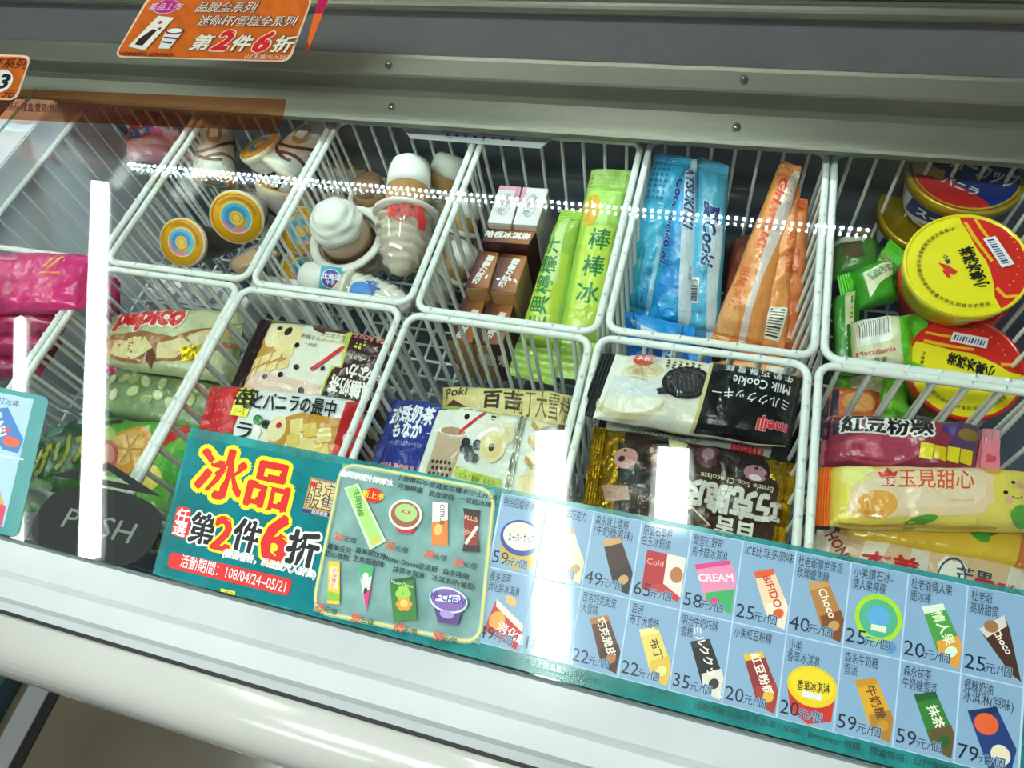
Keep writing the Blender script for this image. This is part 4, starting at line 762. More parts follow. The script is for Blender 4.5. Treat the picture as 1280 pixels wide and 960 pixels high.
# ================================================================ frozen goods, back row
# ice cream cones with yellow lids
GOLDL, CONEW = card('#f0ae12'), wrap('#dddad4')
def cone(px, py, z, axis, label, brown=False, r=.0385, L=.15, spin=0):
    c = at(px, py, z); A = Vector(axis).normalized()      # A points from the lid to the tip
    o = thing('ice_cream_cone', c + A * L * .5 + Vector((0, 0, -.02)), label, 'ice cream cone', 'yellow lidded ice cream cones')
    X, Y, A2 = frame_of(A)
    body = [(r * .98, .001), (r * .97, .012), (r * .90, .03), (r * .72, .065), (r * .42, .11), (r * .12, L - .002), (.0005, L)]
    w = lathe('paper_cone', body, c, A, mat('#4c342c', rough=.35, coat=.4, bump=.2) if brown else CONEW, o, seg=32, wob=.03)
    lathe('lid_rim', [(r * .9, -.001), (r * 1.03, -.002), (r * 1.05, .004), (r * 1.0, .009)], c, A, card('#e6dfc8'), o, seg=40, cap=False)
    lathe('lid', [(.0002, -.0022), (r * 1.0, -.0018), (r * 1.01, .001), (r * .5, .002)], c, A, GOLDL, o, seg=40, cap=True)
    # lid print, drawn on a square sheet facing outwards
    up = (Vector((0, 1, 0)) - A * A.y).normalized(); rt = up.cross(A)
    if rt.dot(Vector((1, 0, 0))) < 0: pass
    cs, sn = math.cos(spin), math.sin(spin); up, rt = up * cs + rt * sn, rt * cs - up * sn
    Q = [c - A * .0022 + (-rt * 1 + up) * r, c - A * .0022 + (rt + up) * r, c - A * .0022 + (rt - up) * r, c - A * .0022 + (-rt - up) * r]
    a, b, c2, d = Q; S = lambda u, v, off: a * (1 - u) * (1 - v) + b * u * (1 - v) + c2 * u * v + d * (1 - u) * v - A * off
    sh = [E(.5, .5, .47, .47, '#c88808', hole=.96), E(.5, .5, .31, .31, '#f2d890'), E(.5, .5, .29, .29, '#d880b0'), E(.5, .5, .29, .29, '#4fb4d8', a0=150, a1=380), E(.5, .5, .22, .22, '#3a8fc4', a0=200, a1=440), E(.5, .5, .21, .21, '#c89a2c', a0=80, a1=200), E(.5, .5, .135, .135, '#e8c850'), E(.5, .5, .10, .10, '#e89a30', hole=.7)]
    for i in range(14): q = PI * (1.15 + .70 * i / 13); sh.append(T('冰淇淋脆皮甜筒雪糕香草花生巧克'[i], .5 + .385 * math.cos(q), .5 + .385 * math.sin(q), .075, '#8a5200', rot=math.degrees(q) + 90))
    prints('lid_print', sh, 2 * r, 2 * r, S, o, lift=.0004, dl=.00005)
    if not brown:      # brown swirl bands on the paper, built as raised strips
        V = []; FA = []; rp = lambda h: next(a[0] + (b_[0] - a[0]) * (h - a[1]) / (b_[1] - a[1]) for a, b_ in zip(body, body[1:]) if h <= b_[1]) + .0006
        for s_ in range(3):
            for i in range(25):
                q = 2 * PI * i / 24 * .8 + s_ * 2.1; h = .018 + .012 * s_ + .012 * math.sin(q * 1.5 + s_)
                for dh in (0, .005): V.append(c + A * (h + dh) + (X * math.cos(q) + Y * math.sin(q)) * rp(h + dh) * 1.02)
            b0 = s_ * 50; FA += [[b0 + 2 * i, b0 + 2 * i + 1, b0 + 2 * i + 3, b0 + 2 * i + 2] for i in range(24)]
        mesh_obj('swirl_print', V, FA, ink('#5a2c20'), parent=o)
        for k in range(3):
            q0 = k * 2.09 + .4; V = []; 
            for i in range(20):
                a_ = 2 * PI * i / 20; h = .062 + .016 * math.cos(a_); q = q0 + .42 * math.sin(a_); V.append(c + A * h + (X * math.cos(q) + Y * math.sin(q)) * (rp(h) * 1.03 + .0008))
            V.append(c + A * .062 + (X * math.cos(q0) + Y * math.sin(q0)) * (rp(.062) * 1.03 + .0025))
            m_ = mesh_obj('badge', V, [[i, (i + 1) % 20, 20] for i in range(20)], ink('#a5824a'), parent=o)
            V = [c + A * h + (X * math.cos(q) + Y * math.sin(q)) * (rp(h) * 1.03 + .0030) for h, q in ((.053, q0 - .2), (.056, q0 + .22), (.071, q0 + .2), (.068, q0 - .22))]
            mesh_obj('badge_print', V, [[0, 1, 2, 3], [3, 2, 1, 0]], ink('#e0d8c8'), parent=m_)
    return o
cone(325, 182, -.03, (.32, -.10, -.95), 'cone standing upright at the back with its yellow lid under the orange banner', spin=.5, r=.032)
cone(296, 272, -.045, (-.28, .62, -.45), 'cone lying with its large yellow lid facing front in the middle of the basket', r=.0345, spin=.2)
cone(228, 303, -.05, (-.12, .58, -.70), 'yellow lidded brown cone at the front left of the cone basket', True, r=.0315, spin=-.4)
cone(268, 226, -.06, (-.10, .62, .30), 'white cone with brown badges lying behind the middle cone, its lid hidden', r=.031)
cone(352, 218, -.055, (.32, .50, .22), 'cone with brown stripes lying towards the back right beside the divider', r=.031, spin=1)
cone(428, 208, -.10, (-.1, -.6, -.8), 'yellow lidded cone seen behind the divider wires at the back', r=.034, spin=2)
cone(377, 288, -.115, (-.5, .5, -.6), 'yellow lidded cone seen low behind the divider wires in the middle', True, r=.033, spin=1.4)
cone(350, 232, -.10, (-.25, -.55, -.8), 'cone leaning in the dark gap right of the middle cone', r=.034, spin=.9)
cone(380, 338, -.16, (-.6, .5, -.5), 'lowest yellow lidded cone behind the wires near the front', True, r=.032, spin=.4)
pack('wafer_stick_pack', 'tan wafer stick with a grey label beside the front cone', 'ice cream packet', [(330, 302), (352, 318), (300, 345), (284, 332)], -.09, .022, wrap('#b08c6c'), [R(.05, 0, .35, 1, '#7c8088'), LN(.4, .3, 1, .3, .1, '#8a6448')], seed=31, nu=14, seals=(.02, .02))

# red and green packs in the left basket
pack('red_cap_pack', 'red and pink glossy pack in the back corner of the left basket', 'ice cream packet', [(156, 128), (232, 148), (236, 205), (160, 200)], (-.045, -.045, -.06, -.06), .034, wrap('#d8a0b4'), [P([(0, 0), (.72, 0), (.62, .62), (.12, .8), (.04, .4)], '#d0202c'), P([(.12, .62), (.52, .46), (.55, .60), (.18, .78)], '#3060b0'), T('冰棒', .34, .62, .13, '#f0e8f0', rot=-20, bold=.03), E(.62, .55, .10, .10, '#e060a0'), P([(.2, .85), (.95, .75), (.9, 1), (.3, 1)], '#b87890'), R(0, .5, .05, .8, '#d8d040')], seals=(.04, .04), seed=32, wr=.004)
pack('green_leaf_pack', 'bright green pack behind the red pack in the left basket', 'ice cream packet', [(198, 128), (262, 140), (240, 182), (196, 172)], (-.04, -.04, -.08, -.08), .03, wrap('#3aa02c'), [E(.3, .4, .3, .3, '#a8d820'), E(.7, .6, .2, .3, '#1f7a20')], seed=33, wr=.004)
def hexbox(name, label, cat, px, z, h, mtop, mside, shapes, group, side_shapes=None):
    T4 = [at(*p, z) for p in px]; B4 = [p - Vector((0, 0, h)) for p in T4]
    o = thing(name, sum(B4, Vector()) / 4, label, cat, group)
    bm = bmesh.new(); vs = [bm.verts.new(v) for v in B4 + T4]
    for f in ([3, 2, 1, 0], [4, 5, 6, 7], [0, 1, 5, 4], [1, 2, 6, 5], [2, 3, 7, 6], [3, 0, 4, 7]): bm.faces.new([vs[i] for i in f])
    bmesh.ops.recalc_face_normals(bm, faces=bm.faces); bmesh.ops.bevel(bm, geom=bm.edges[:], offset=.0012, segments=2, affect='EDGES')
    bm.verts.index_update(); V = [v.co.copy() for v in bm.verts]; FA = [[v.index for v in f.verts] for f in bm.faces]; FM = [0] * len(FA); bm.free()
    mesh_obj('carton', V, FA, [mside], FM, parent=o)
    W, H = dims(T4); e = .02
    lid = [T4[i] + (sum(T4, Vector()) / 4 - T4[i]) * .02 for i in range(4)]
    mesh_obj('top_flap', [p + Vector((0, 0, k)) for k in (0, .0006) for p in lid], [[0, 1, 2, 3], [7, 6, 5, 4], [0, 4, 5, 1], [1, 5, 6, 2], [2, 6, 7, 3], [3, 7, 4, 0]], mtop, parent=o)
    prints('flap_print', shapes, *dims(lid), flatS(lid), o, lift=.001)
    if side_shapes:
        FQ = [T4[3], T4[2], B4[2], B4[3]]; prints('side_print', side_shapes, *dims(FQ), flatS([p + Vector((0, -.0005, 0)) for p in FQ]), o, lift=.0006)
    return o
def grad_card(h0, h1, name):
    m = bpy.data.materials.new(name); m.use_nodes = True; nt = m.node_tree; b = nt.nodes['Principled BSDF']; b.inputs['Roughness'].default_value = .35; b.inputs['Coat Weight'].default_value = .3
    tc = nt.nodes.new('ShaderNodeTexCoord'); sp = nt.nodes.new('ShaderNodeSeparateXYZ'); r = nt.nodes.new('ShaderNodeValToRGB')
    r.color_ramp.elements[0].color = lin(h0); r.color_ramp.elements[1].color = lin(h1); r.color_ramp.elements[0].position = .15; r.color_ramp.elements[1].position = .9
    nt.links.new(tc.outputs['Generated'], sp.inputs[0]); nt.links.new(sp.outputs[0], r.inputs[0]); nt.links.new(r.outputs[0], b.inputs['Base Color']); return m
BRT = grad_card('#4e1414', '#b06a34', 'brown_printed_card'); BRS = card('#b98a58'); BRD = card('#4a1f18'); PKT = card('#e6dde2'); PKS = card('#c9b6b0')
GB = 'small cartons standing in the third basket'
tx = lambda rot=0, u=.5, v=.5: [T('哈根巧克力', u, v, .26 if not rot else .13, '#f2ece6', rot=rot, bold=.05)]
hexbox('ice_cream_carton', 'white and pink carton at the back left of the cartons', 'carton', [(625, 232), (652, 234), (639, 281), (609, 279)], -.035, .09, PKT, PKS, [R(0, 0, 1, .12, '#e0a4b4'), R(.8, 0, 1, .3, '#d890a4'), T('冰淇淋', .5, .5, .16, '#8c8890', rot=-75), E(.5, .5, .25, .3, '#9c989c', hole=.93)], GB)
hexbox('ice_cream_carton', 'white and pink carton beside the green ice pop', 'carton', [(654, 234), (686, 236), (671, 283), (641, 281)], -.035, .09, PKT, PKS, [R(0, 0, .16, .4, '#e0a4b4'), T('冰淇淋', .5, .5, .16, '#8c8890', rot=-75), E(.5, .5, .25, .3, '#9c989c', hole=.93)], GB)
hexbox('ice_cream_carton', 'brown carton lying crosswise in front of the white cartons', 'carton', [(611, 283), (672, 287), (661, 306), (602, 302)], -.045, .09, BRT, BRD, [T('哈根冰淇淋', .48, .5, .42, '#f2ece6', bold=.05)], GB, [R(0, 0, .8, 1, '#3a1a16'), E(.45, .3, .06, .1, '#c8b8a0')])
hexbox('ice_cream_carton', 'brown carton at the left of the middle pair', 'carton', [(599, 313), (624, 316), (610, 361), (581, 360)], -.060, .09, BRT, BRS, [T('巧克力雪糕', .52, .5, .15, '#f2ece6', rot=-78, bold=.06)], GB)
hexbox('ice_cream_carton', 'brown carton at the right of the middle pair next to the green pop', 'carton', [(626, 317), (659, 320), (644, 367), (612, 364)], -.060, .09, BRT, BRS, [T('巧克力雪糕', .52, .5, .15, '#f2ece6', rot=-78, bold=.06)], GB)
hexbox('ice_cream_carton', 'brown carton at the front left, half behind the basket rim', 'carton', [(579, 372), (607, 374), (590, 429), (560, 426)], -.085, .085, BRT, BRS, [T('巧克力雪糕', .56, .6, .13, '#f2ece6', rot=-76, bold=.06)], GB)
hexbox('ice_cream_carton', 'brown carton at the front right, half behind the basket rim', 'carton', [(611, 375), (643, 378), (628, 432), (592, 429)], -.085, .085, BRT, BRD, [T('巧克力雪糕', .56, .6, .13, '#f2ece6', rot=-76, bold=.06)], GB, [R(0, 0, .45, 1, '#b98a58'), T('雪糕', .7, .4, .3, '#e8e0d8', bold=.03)])
hexbox('price_card_carton', 'long white carton with small lettering low under the cone basket', 'carton', [(196, 346), (318, 366), (302, 396), (180, 376)], -.17, .05, card('#e8e6ec'), card('#d6d0d0'), [T(s_, .12 + .19 * i, .45, .30, '#5a5a7a', rot=-70, bold=.0) for i, s_ in enumerate(('限定', '香草', '花生', '草莓', '巧克'))] + [LN(0, .9, 1, .9, .04, '#5a5048')], 'long white cartons low in the back row')
hexbox('price_card_carton', 'long white carton with orange marks low under the soft serve basket', 'carton', [(318, 342), (385, 352), (378, 378), (308, 366)], -.15, .05, card('#e8e6e2'), card('#d6d0d0'), [E(.2, .35, .06, .14, '#d88a3c'), E(.62, .4, .08, .18, '#c8762c'), LN(0, .8, 1, .8, .05, '#9a9088')], 'long white cartons low in the back row')

# soft serve cones in clear domes
CLR = clear('#ffffff', 0.04, rough=.06, refl=.07, name='clear_dome'); MILK = mat('#f4f1ea', rough=.35, coat=.2, name='white_cap'); TAN = mat('#b98a52', rough=.5, var=.3, vscale=120, name='waffle_cone')
ICE = mat('#dccab8', rough=.6, var=.15, vscale=60, name='soft_ice'); ICEW = mat('#efe6da', rough=.6, name='white_soft_ice'); FLG = mat('#e4e0da', rough=.3, coat=.5, name='clear_flange')
def softserve(px, py, z, axis, label, rf=.036, rc=.026, hc=.058, dome=.075, curl=False, texts=None, ice=ICE, tan=TAN, capm=None):
    """axis points from the dome to the cone cap"""
    c = at(px, py, z); A = Vector(axis).normalized(); o = thing('soft_serve_cone', c - A * .03 - Vector((0, 0, .03)), label, 'ice cream cone', 'soft serve cones in clear domes')
    lathe('flange', [(rf * .80, .0), (rf, .0005), (rf * 1.03, .003), (rf, .006), (rf * .86, .0065), (rf * .80, .004)], c, A, FLG, o, seg=44, cap=False)
    lathe('waffle', [(rc * 1.0, -.004), (rc * 1.02, .010), (rc * .95, hc * .55)], c, A, tan, o, seg=36)
    lathe('cap', [(rc * 1.0, hc * .50), (rc * 1.0, hc * .66), (rc * .96, hc * .84), (rc * .84, hc * .96), (rc * .62, hc * 1.02), (rc * .3, hc * 1.05), (.0003, hc * 1.055)] if not curl else [(rc, hc * .45), (rc * 1.04, hc * .58), (rc * 1.0, hc * .66), (rc * .90, hc * .69), (rc * .93, hc * .77), (rc * .84, hc * .84), (rc * .72, hc * .86), (rc * .72, hc * .93), (rc * .55, hc * .99), (rc * .25, hc * 1.06), (.0003, hc * 1.08)], c, A, capm or MILK, o, seg=48, swirl=.045 if curl else 0, sn=5)
    pr = [(rf * .84, -.001), (rf * .84, -.02), (rf * .80, -.04), (rf * .66, -dome * .80), (rf * .38, -dome * .96), (.0003, -dome)]
    lathe('dome', pr, c, A, CLR, o, seg=40, cap=False)
    n = 26; pr = [(rf * .76 * (1 - (i / n) ** 2.4) ** .5 * (1 + .10 * math.sin(i * 1.6)), -.002 - (dome - .006) * i / n) for i in range(n)] + [(.0003, -dome + .004)]
    lathe('ice', pr, c, A, ice, o, seg=48, swirl=.05, sn=6, cap=False)
    if texts:
        X, Y, A2 = frame_of(A, CAM - c)
        def S(u, v, off):
            q = (u - .5) * 2.0; h = .006 - v * dome * .8; r = rf * (.86 - .25 * max(0, v - .4)) + .001 + off
            return c + A * h * -1 * -1 + (X * math.cos(q) - Y * math.sin(q)) * r
        prints('dome_print', texts, rf * 2, dome * .8, S, o, step=.006, lift=.0006)
    return o
RT = '#d8342c'
softserve(435, 300, -.050, (-.02, -.12, .96), 'white capped soft serve standing upright at the front of the basket', rf=.0500, rc=.0320, hc=.062, capm=MILK, curl=True, tan=mat('#b89c80', rough=.5))
softserve(507, 272, -.045, tuple(at(515, 190, -.02) - at(507, 272, -.045)), 'soft serve lying with a brown waffle band and red lettering on its dome', rf=.042, rc=.0285, hc=.082, dome=.085, texts=[T('霜淇淋', .5, .22, .26, RT, bold=.04, rot=5), E(.58, .30, .13, .16, RT, hole=.85), T('雪', .2, .40, .24, RT, bold=.05)])
softserve(466, 246, -.075, (-.05, .05, 1), 'soft serve standing behind the upright one, its clear rim showing below a brown top', rf=.034, rc=.022, hc=.03, capm=mat('#8e6a52', rough=.5))
softserve(443, 362, -.075, (-.97, .12, .05), 'soft serve lying across the front with a round purple logo on its cap', rf=.028, rc=.0225, hc=.075, dome=.085, ice=ICEW, tan=mat('#cfc9a8', rough=.4), texts=[T('牛乳', .5, .6, .3, '#2860b8', bold=.05), E(.5, .4, .25, .2, '#4080d0')])
softserve(552, 238, -.085, (.3, .5, .7), 'white soft serve seen behind the third basket wires at the back', rf=.030, rc=.024, hc=.05)
softserve(572, 290, -.11, (.2, .6, .6), 'white soft serve seen lower behind the third basket wires', rf=.030, rc=.024, hc=.05)
softserve(560, 342, -.14, (.5, .5, .5), 'white soft serve lying lowest behind the third basket wires', rf=.030, rc=.024, hc=.05)
# round logo on the lying cap
c = at(418, 349, -.052); lg = thing('logo_sticker', c, 'round purple and teal logo sticker on the lying soft serve cap', 'sticker'); n_ = (CAM - c).normalized(); X, Y, _a = frame_of(n_, (1, 0, 0))
Q = [c - X * .026 + Y * .017, c + X * .026 + Y * .017, c + X * .026 - Y * .017, c - X * .026 - Y * .017]
S_ = lambda u, v, off: Q[0] * (1 - u) * (1 - v) + Q[1] * u * (1 - v) + Q[2] * u * v + Q[3] * (1 - u) * v + n_ * (off - .009 * ((2 * u - 1) ** 2 * .3 + (2 * v - 1) ** 2))
prints('sticker_face', [R(.16, .05, .66, .95, '#58b4d0'), E(.42, .5, .23, .36, '#f0eef8'), E(.42, .5, .21, .33, '#5a3cac'), T('北海道', .42, .42, .22, '#f0eef8', bold=.04), T('牛乳', .42, .64, .18, '#f0eef8', bold=.03)], .052, .034, S_, lg, step=.004, lift=.003)

# green, blue and orange tube pops
def tube(name, label, cat, pl, z, thick, m, shapes, group, seed, **k):
    return pack(name, label, cat, pl, z, thick, m, shapes, group=group, seed=seed, pe=(6, 2.2), **k)
GT = '#a6cc58'
tube('green_ice_pop', 'lime green ice pop leaning left against the cartons', 'ice pop', [(634, 468), (700, 262), (728, 262), (692, 482)], (-.13, -.04, -.04, -.13), .042, wrap(GT),
     [P([(.2, .05), (.72, .1), (.72, .9), (.2, .9)], '#c2da4c'), P([(.55, .2), (.95, .3), (.95, .6), (.55, .7)], '#c8de8c')] + [T(ch, .30 + .115 * i, .40 - .02 * i, .50, '#1d7a3a', rot=0, bold=.03) for i, ch in enumerate('佳興檸檬汁')], 'green ice pops', 41, seals=(.20, .06), wr=.002)
tube('green_ice_pop', 'lime green ice pop standing right beside the blue pops divider', 'ice pop', [(790, 212), (744, 478), (686, 470), (738, 212)], (-.02, -.13, -.13, -.02), .042, wrap(GT),
     [P([(.0, .1), (.28, .1), (.28, .9), (.0, .9)], '#b4dc6c'), E(.22, .75, .08, .22, '#e0b020'), P([(.3, .15), (.78, .15), (.78, .8), (.3, .8)], '#c6de50')] + [T(ch, .36 + .125 * i, .42 + .02 * i, .46, '#1d7a3a', rot=-90, bold=.03) for i, ch in enumerate('棒棒冰')], 'green ice pops', 42, seals=(.10, .18), wr=.002)
BT = '#4ab0e4'; GBL = 'blue wrapped ice pops'
def lett(s_, u, v, h, c, w=None): return T(s_, u, v, h, c, bold=.05, w=w, o='#c8e4f4', ow=.03, skew=.2)
tube('blue_ice_pop', 'blue ice pop at the left of the basket, dotted with darker drops', 'ice pop', [(866, 196), (822, 402), (774, 388), (818, 192)], (-.01, -.13, -.13, -.01), .040, wrap('#3fb2e0'),
     [E(.03 + .035 * (i % 8), .52 + .12 * (i // 8), .011, .04, '#1f78b8') for i in range(32)] + [lett('Cool Giriko KI', .40, .14, .24, '#1c3a94', w=.50), P([(.5, .28), (.98, .2), (.98, .34), (.5, .36)], '#9ad4ee'), P([(.55, .7), (.98, .6), (.98, .8), (.6, .86)], '#36a0b8'), T('サワー', .8, .5, .3, '#2a88c8')], GBL, 43, seals=(.05, .05), wr=.003)
tube('blue_ice_pop', 'deep blue ice pop in the middle with a pale stripe down its side', 'ice pop', [(872, 200), (868, 424), (806, 410), (846, 200)], (-.015, -.135, -.135, -.015), .040, wrap('#2e9ee0'),
     [P([(0, 0), (1, .10), (1, .34), (0, .55)], '#d5e2ee'), lett('ATSUKI KI', .22, .30, .42, '#22428c', w=.34), P([(.62, .45), (.95, .4), (.9, .8), (.66, .9)], '#1c8ce0'), E(.84, .6, .07, .2, '#50b8f0'), T('青い氷', .55, .75, .28, '#1c64b8')], GBL, 44, seals=(.05, .05), wr=.003)
tube('blue_ice_pop', 'blue ice pop at the right with a barcode near its lower end', 'ice pop', [(912, 206), (898, 426), (852, 424), (872, 196)], (-.02, -.135, -.135, -.02), .034, wrap('#58b6dc'),
     [P([(.35, .05), (1, .1), (1, .32), (.35, .42)], '#c9dcec'), lett('夏Cooki', .42, .40, .46, '#1c3470', w=.34)] + BAR(.66, .58, .80, .86, 14, '#303850', vert=False) + [T('冰', .84, .6, .3, '#3c90c8'), T('涼', .62, .5, .3, '#3c90c8')], GBL, 45, seals=(.06, .05), wr=.003)
tube('blue_ice_pop', 'crumpled bright blue pop end lying across the front of the blue pops', 'ice pop', [(778, 388), (870, 410), (862, 444), (782, 424)], (-.095, -.10, -.12, -.12), .03, wrap('#1c90e0'), [P([(.1, .2), (.5, .35), (.45, .6), (.12, .45)], '#c4dcf0'), E(.7, .5, .15, .2, '#50b4f4')], GBL, 46, seals=(.15, .15), wr=.008)
tube('blue_ice_pop', 'deep blue pack end seen through the wires above the cookie bar', 'ice pop', [(770, 432), (890, 440), (888, 474), (772, 470)], -.135, .03, wrap('#1464b4'), [T('KI', .55, .4, .4, '#c8e0f8', bold=.05), E(.3, .6, .1, .3, '#3c9ce8'), E(.85, .4, .1, .3, '#3c9ce8')], GBL, 47, seals=(.08, .08), wr=.005)
OT = '#f09a54'; GO = 'orange wrapped ice pops'
tube('orange_ice_pop', 'orange ice pop behind, showing only a darker strip at the right', 'ice pop', [(1010, 250), (1006, 446), (968, 440), (990, 246)], (-.03, -.14, -.14, -.03), .03, wrap('#e08048'), [T('新口味', .4, .5, .35, '#c84c24', bold=.03), P([(.6, 0), (1, 0), (1, 1), (.6, 1)], '#d87040')], GO, 48, seals=(.06, .05), wr=.004)
tube('orange_ice_pop', 'orange ice pop at the right with a white barcode label', 'ice pop', [(998, 232), (978, 452), (930, 438), (972, 250)], (-.025, -.135, -.135, -.025), .036, wrap('#ee9a58'), [T('柑橘', .42, .4, .34, '#e0602c', bold=.03), T('果汁', .3, .5, .34, '#e0602c', bold=.02), P([(.7, .28), (.9, .28), (.9, .84), (.7, .84)], '#efe8dc')] + [R(.71 + .018 * i, .36, .71 + .018 * i + (.006 if i % 3 else .011), .74, '#2c2c2c') for i in range(10)], GO, 49, seals=(.05, .05), wr=.004)
tube('orange_ice_pop', 'long orange ice pop with a white stripe down its middle and a twisted tip', 'ice pop', [(1003, 208), (952, 446), (884, 430), (976, 200)], (-.005, -.13, -.13, -.005), .044, wrap(OT),
     [P([(.03, .02), (.25, .05), (.6, .32), (1, .34), (1, .48), (.6, .46), (.2, .42), (.03, .3)], '#ead8d4'), T('Giri', .16, .50, .40, '#e03c2c', bold=.05, skew=.2), T('ATSUKI', .34, .56, .28, '#e8502c', bold=.05, w=.22, skew=.2), T('柑橘', .62, .74, .26, '#e0642c', bold=.02), T('果汁', .74, .70, .26, '#e0642c', bold=.02), E(.85, .75, .12, .2, '#f6b070')], GO, 50, seals=(.07, .06), wr=.004)
tube('orange_ice_pop', 'orange pack end seen through the wires above the black bar', 'ice pop', [(888, 448), (1004, 462), (1000, 500), (886, 482)], -.14, .03, wrap('#f09858'), [E(.4, .5, .2, .3, '#f8b880'), P([(.6, .2), (.9, .3), (.9, .6), (.6, .5)], '#e8e0d8')], GO, 51, seals=(.06, .06), wr=.006)
pack('red_tag_packet', 'dark red packet wedged between the blue and orange pops', 'ice cream packet', [(914, 300), (944, 290), (930, 400), (900, 400)], -.13, .02, wrap('#8c4038'), [E(.5, .3, .2, .1, '#c06850')], seed=52, nu=14)

# cups in the right basket
def cup(px, py, z, rpx, nrm, label, name, top, side, rimm, shapes, group, h=.045, spin=0., flange=1.05):
    c = at(px, py, z); r = rpx * (c - CAM).dot(RC[2]) / 878; A = Vector(nrm).normalized()
    o = thing(name, c - A * h, label, 'ice cream cup', group)
    lathe('cup_body', [(r * .95, -.004), (r * .92, -.012), (r * .80, -h), (r * .76, -h), (r * .75, -h + .002)], c, A, side, o, seg=48)
    lathe('lid', [(r * .93, -.014), (r * .98, -.013), (r * 1.0, -.002), (r * .985, .0012), (r * .955, .0012), (r * .93, -.0012), (.0003, -.0012)], c, A, rimm, o, seg=56, cap=False)
    up = (Vector((0, 1, 0)) - A * A.y).normalized(); rt = up.cross(A); rt = -rt if rt.x < 0 else rt
    cs, sn = math.cos(spin), math.sin(spin); rt, up = rt * cs + up * sn, up * cs - rt * sn
    q = c - A * .0010; R_ = r * .94; Q = [q + (-rt + up) * R_, q + (rt + up) * R_, q + (rt - up) * R_, q + (-rt - up) * R_]
    S = lambda u, v, off: Q[0] * (1 - u) * (1 - v) + Q[1] * u * (1 - v) + Q[2] * u * v + Q[3] * (1 - u) * v + A * off
    lathe('lid_card', [(.0003, .0004), (R_ * .99, .0004), (R_ * .995, 0)], q, A, top, o, seg=56, cap=False)
    prints('lid_print', shapes, 2 * R_, 2 * R_, S, o, lift=.0007)
    return o, c, A, r
YC, RC_ = '#f2e01c', '#d8241c'
def yel_lid(name):
    s_ = [E(.5, .5, .495, .495, YC), E(.5, .5, .495, .495, RC_, a0=-60, a1=42)]
    arc = lambda a0, a1, r0, c: [LN(.5 + r0 * math.cos(math.radians(a0 + (a1 - a0) * i / 8)), .5 + r0 * math.sin(math.radians(a0 + (a1 - a0) * i / 8)), .5 + r0 * math.cos(math.radians(a0 + (a1 - a0) * (i + 1) / 8)), .5 + r0 * math.sin(math.radians(a0 + (a1 - a0) * (i + 1) / 8)), .02, c) for i in range(8)]
    s_ = [E(.5, .5, .495, .495, YC), P([(.42, .01), (.50, .0), (.64, .02), (.80, .10), (.92, .22), (.99, .40), (1.0, .55), (.97, .70), (.90, .82), (.80, .92), (.74, .80), (.73, .68), (.70, .55), (.66, .44), (.58, .32), (.50, .16)], RC_),
          P([(.46, .06), (.54, .22), (.62, .33), (.70, .45), (.72, .43), (.64, .31), (.56, .18), (.49, .05)], '#f0b820'), P([(.54, .01), (.60, .12), (.68, .24), (.78, .34), (.80, .32), (.70, .22), (.62, .10), (.57, .01)], '#f0b820'), P([(.74, .72), (.82, .80), (.92, .78), (.92, .75), (.83, .77), (.76, .69)], '#f0b820')]
    s_ += [E(.82 + .10 * math.cos(a), .42 + .26 * math.sin(a), .008, .008, '#f0c040') for a in [i * .35 - 1.2 for i in range(8)]]
    s_ += [T('小美冰淇淋', .56, .52, .125, '#161208', rot=-112, bold=.05, w=.42), T('小美', .335, .46, .045, '#303068', rot=68, bold=.04)]
    s_ += [P([(.26, .50), (.36, .53), (.43, .58), (.40, .62), (.36, .60), (.38, .66), (.34, .64), (.30, .58), (.33, .58)], '#d8342c')]
    tx_ = '內容物名稱冰淇淋原料水砂糖奶粉香料容量有效日期標示於杯底'
    for i, ch in enumerate(tx_): a = math.radians(250 - i * 6.9); s_.append(T(ch, .5 + .40 * math.cos(a), .52 + .40 * math.sin(a), .038, '#4c4410', rot=math.degrees(a) - 90, bold=.02))
    s_ += [P([(.62, .23), (.72, .19), (.88, .46), (.78, .51)], '#f2f2ee')] + [LN(.655 + .0125 * i, .245 + .0225 * i, .695 + .0125 * i + .015, .228 + .0225 * i, .010 if i % 3 else .016, '#3c2c88') for i in range(11)]
    return s_
YCUP = 'yellow and red ice cream cups'
YS = card('#e0c81c'); YR = mat('#f0dc20', rough=.25, coat=.5); RR = mat('#d8241c', rough=.25, coat=.5)
cup(1196, 352, -.062, 68, (.12, -.10, .95), 'red rimmed cup hidden beneath the large yellow cup', 'vanilla_cup', card(RC_), card('#b8281c'), RR, [E(.5, .5, .4, .4, RC_)], YCUP)
cup(1208, 331, -.008, 72, (-.02, -.22, .95), 'large yellow cup with a red half lid and a white barcode at the right', 'vanilla_cup', card(YC), YS, YR, yel_lid(0), YCUP, h=.048, spin=0)
cup(1206, 460, -.080, 68, (.0, -.22, .95), 'yellow and red cup half covered by the basket rim in front', 'vanilla_cup', card(YC), YS, RR, yel_lid(1), YCUP, h=.05, spin=.95)
BL_ = '#1f3488'
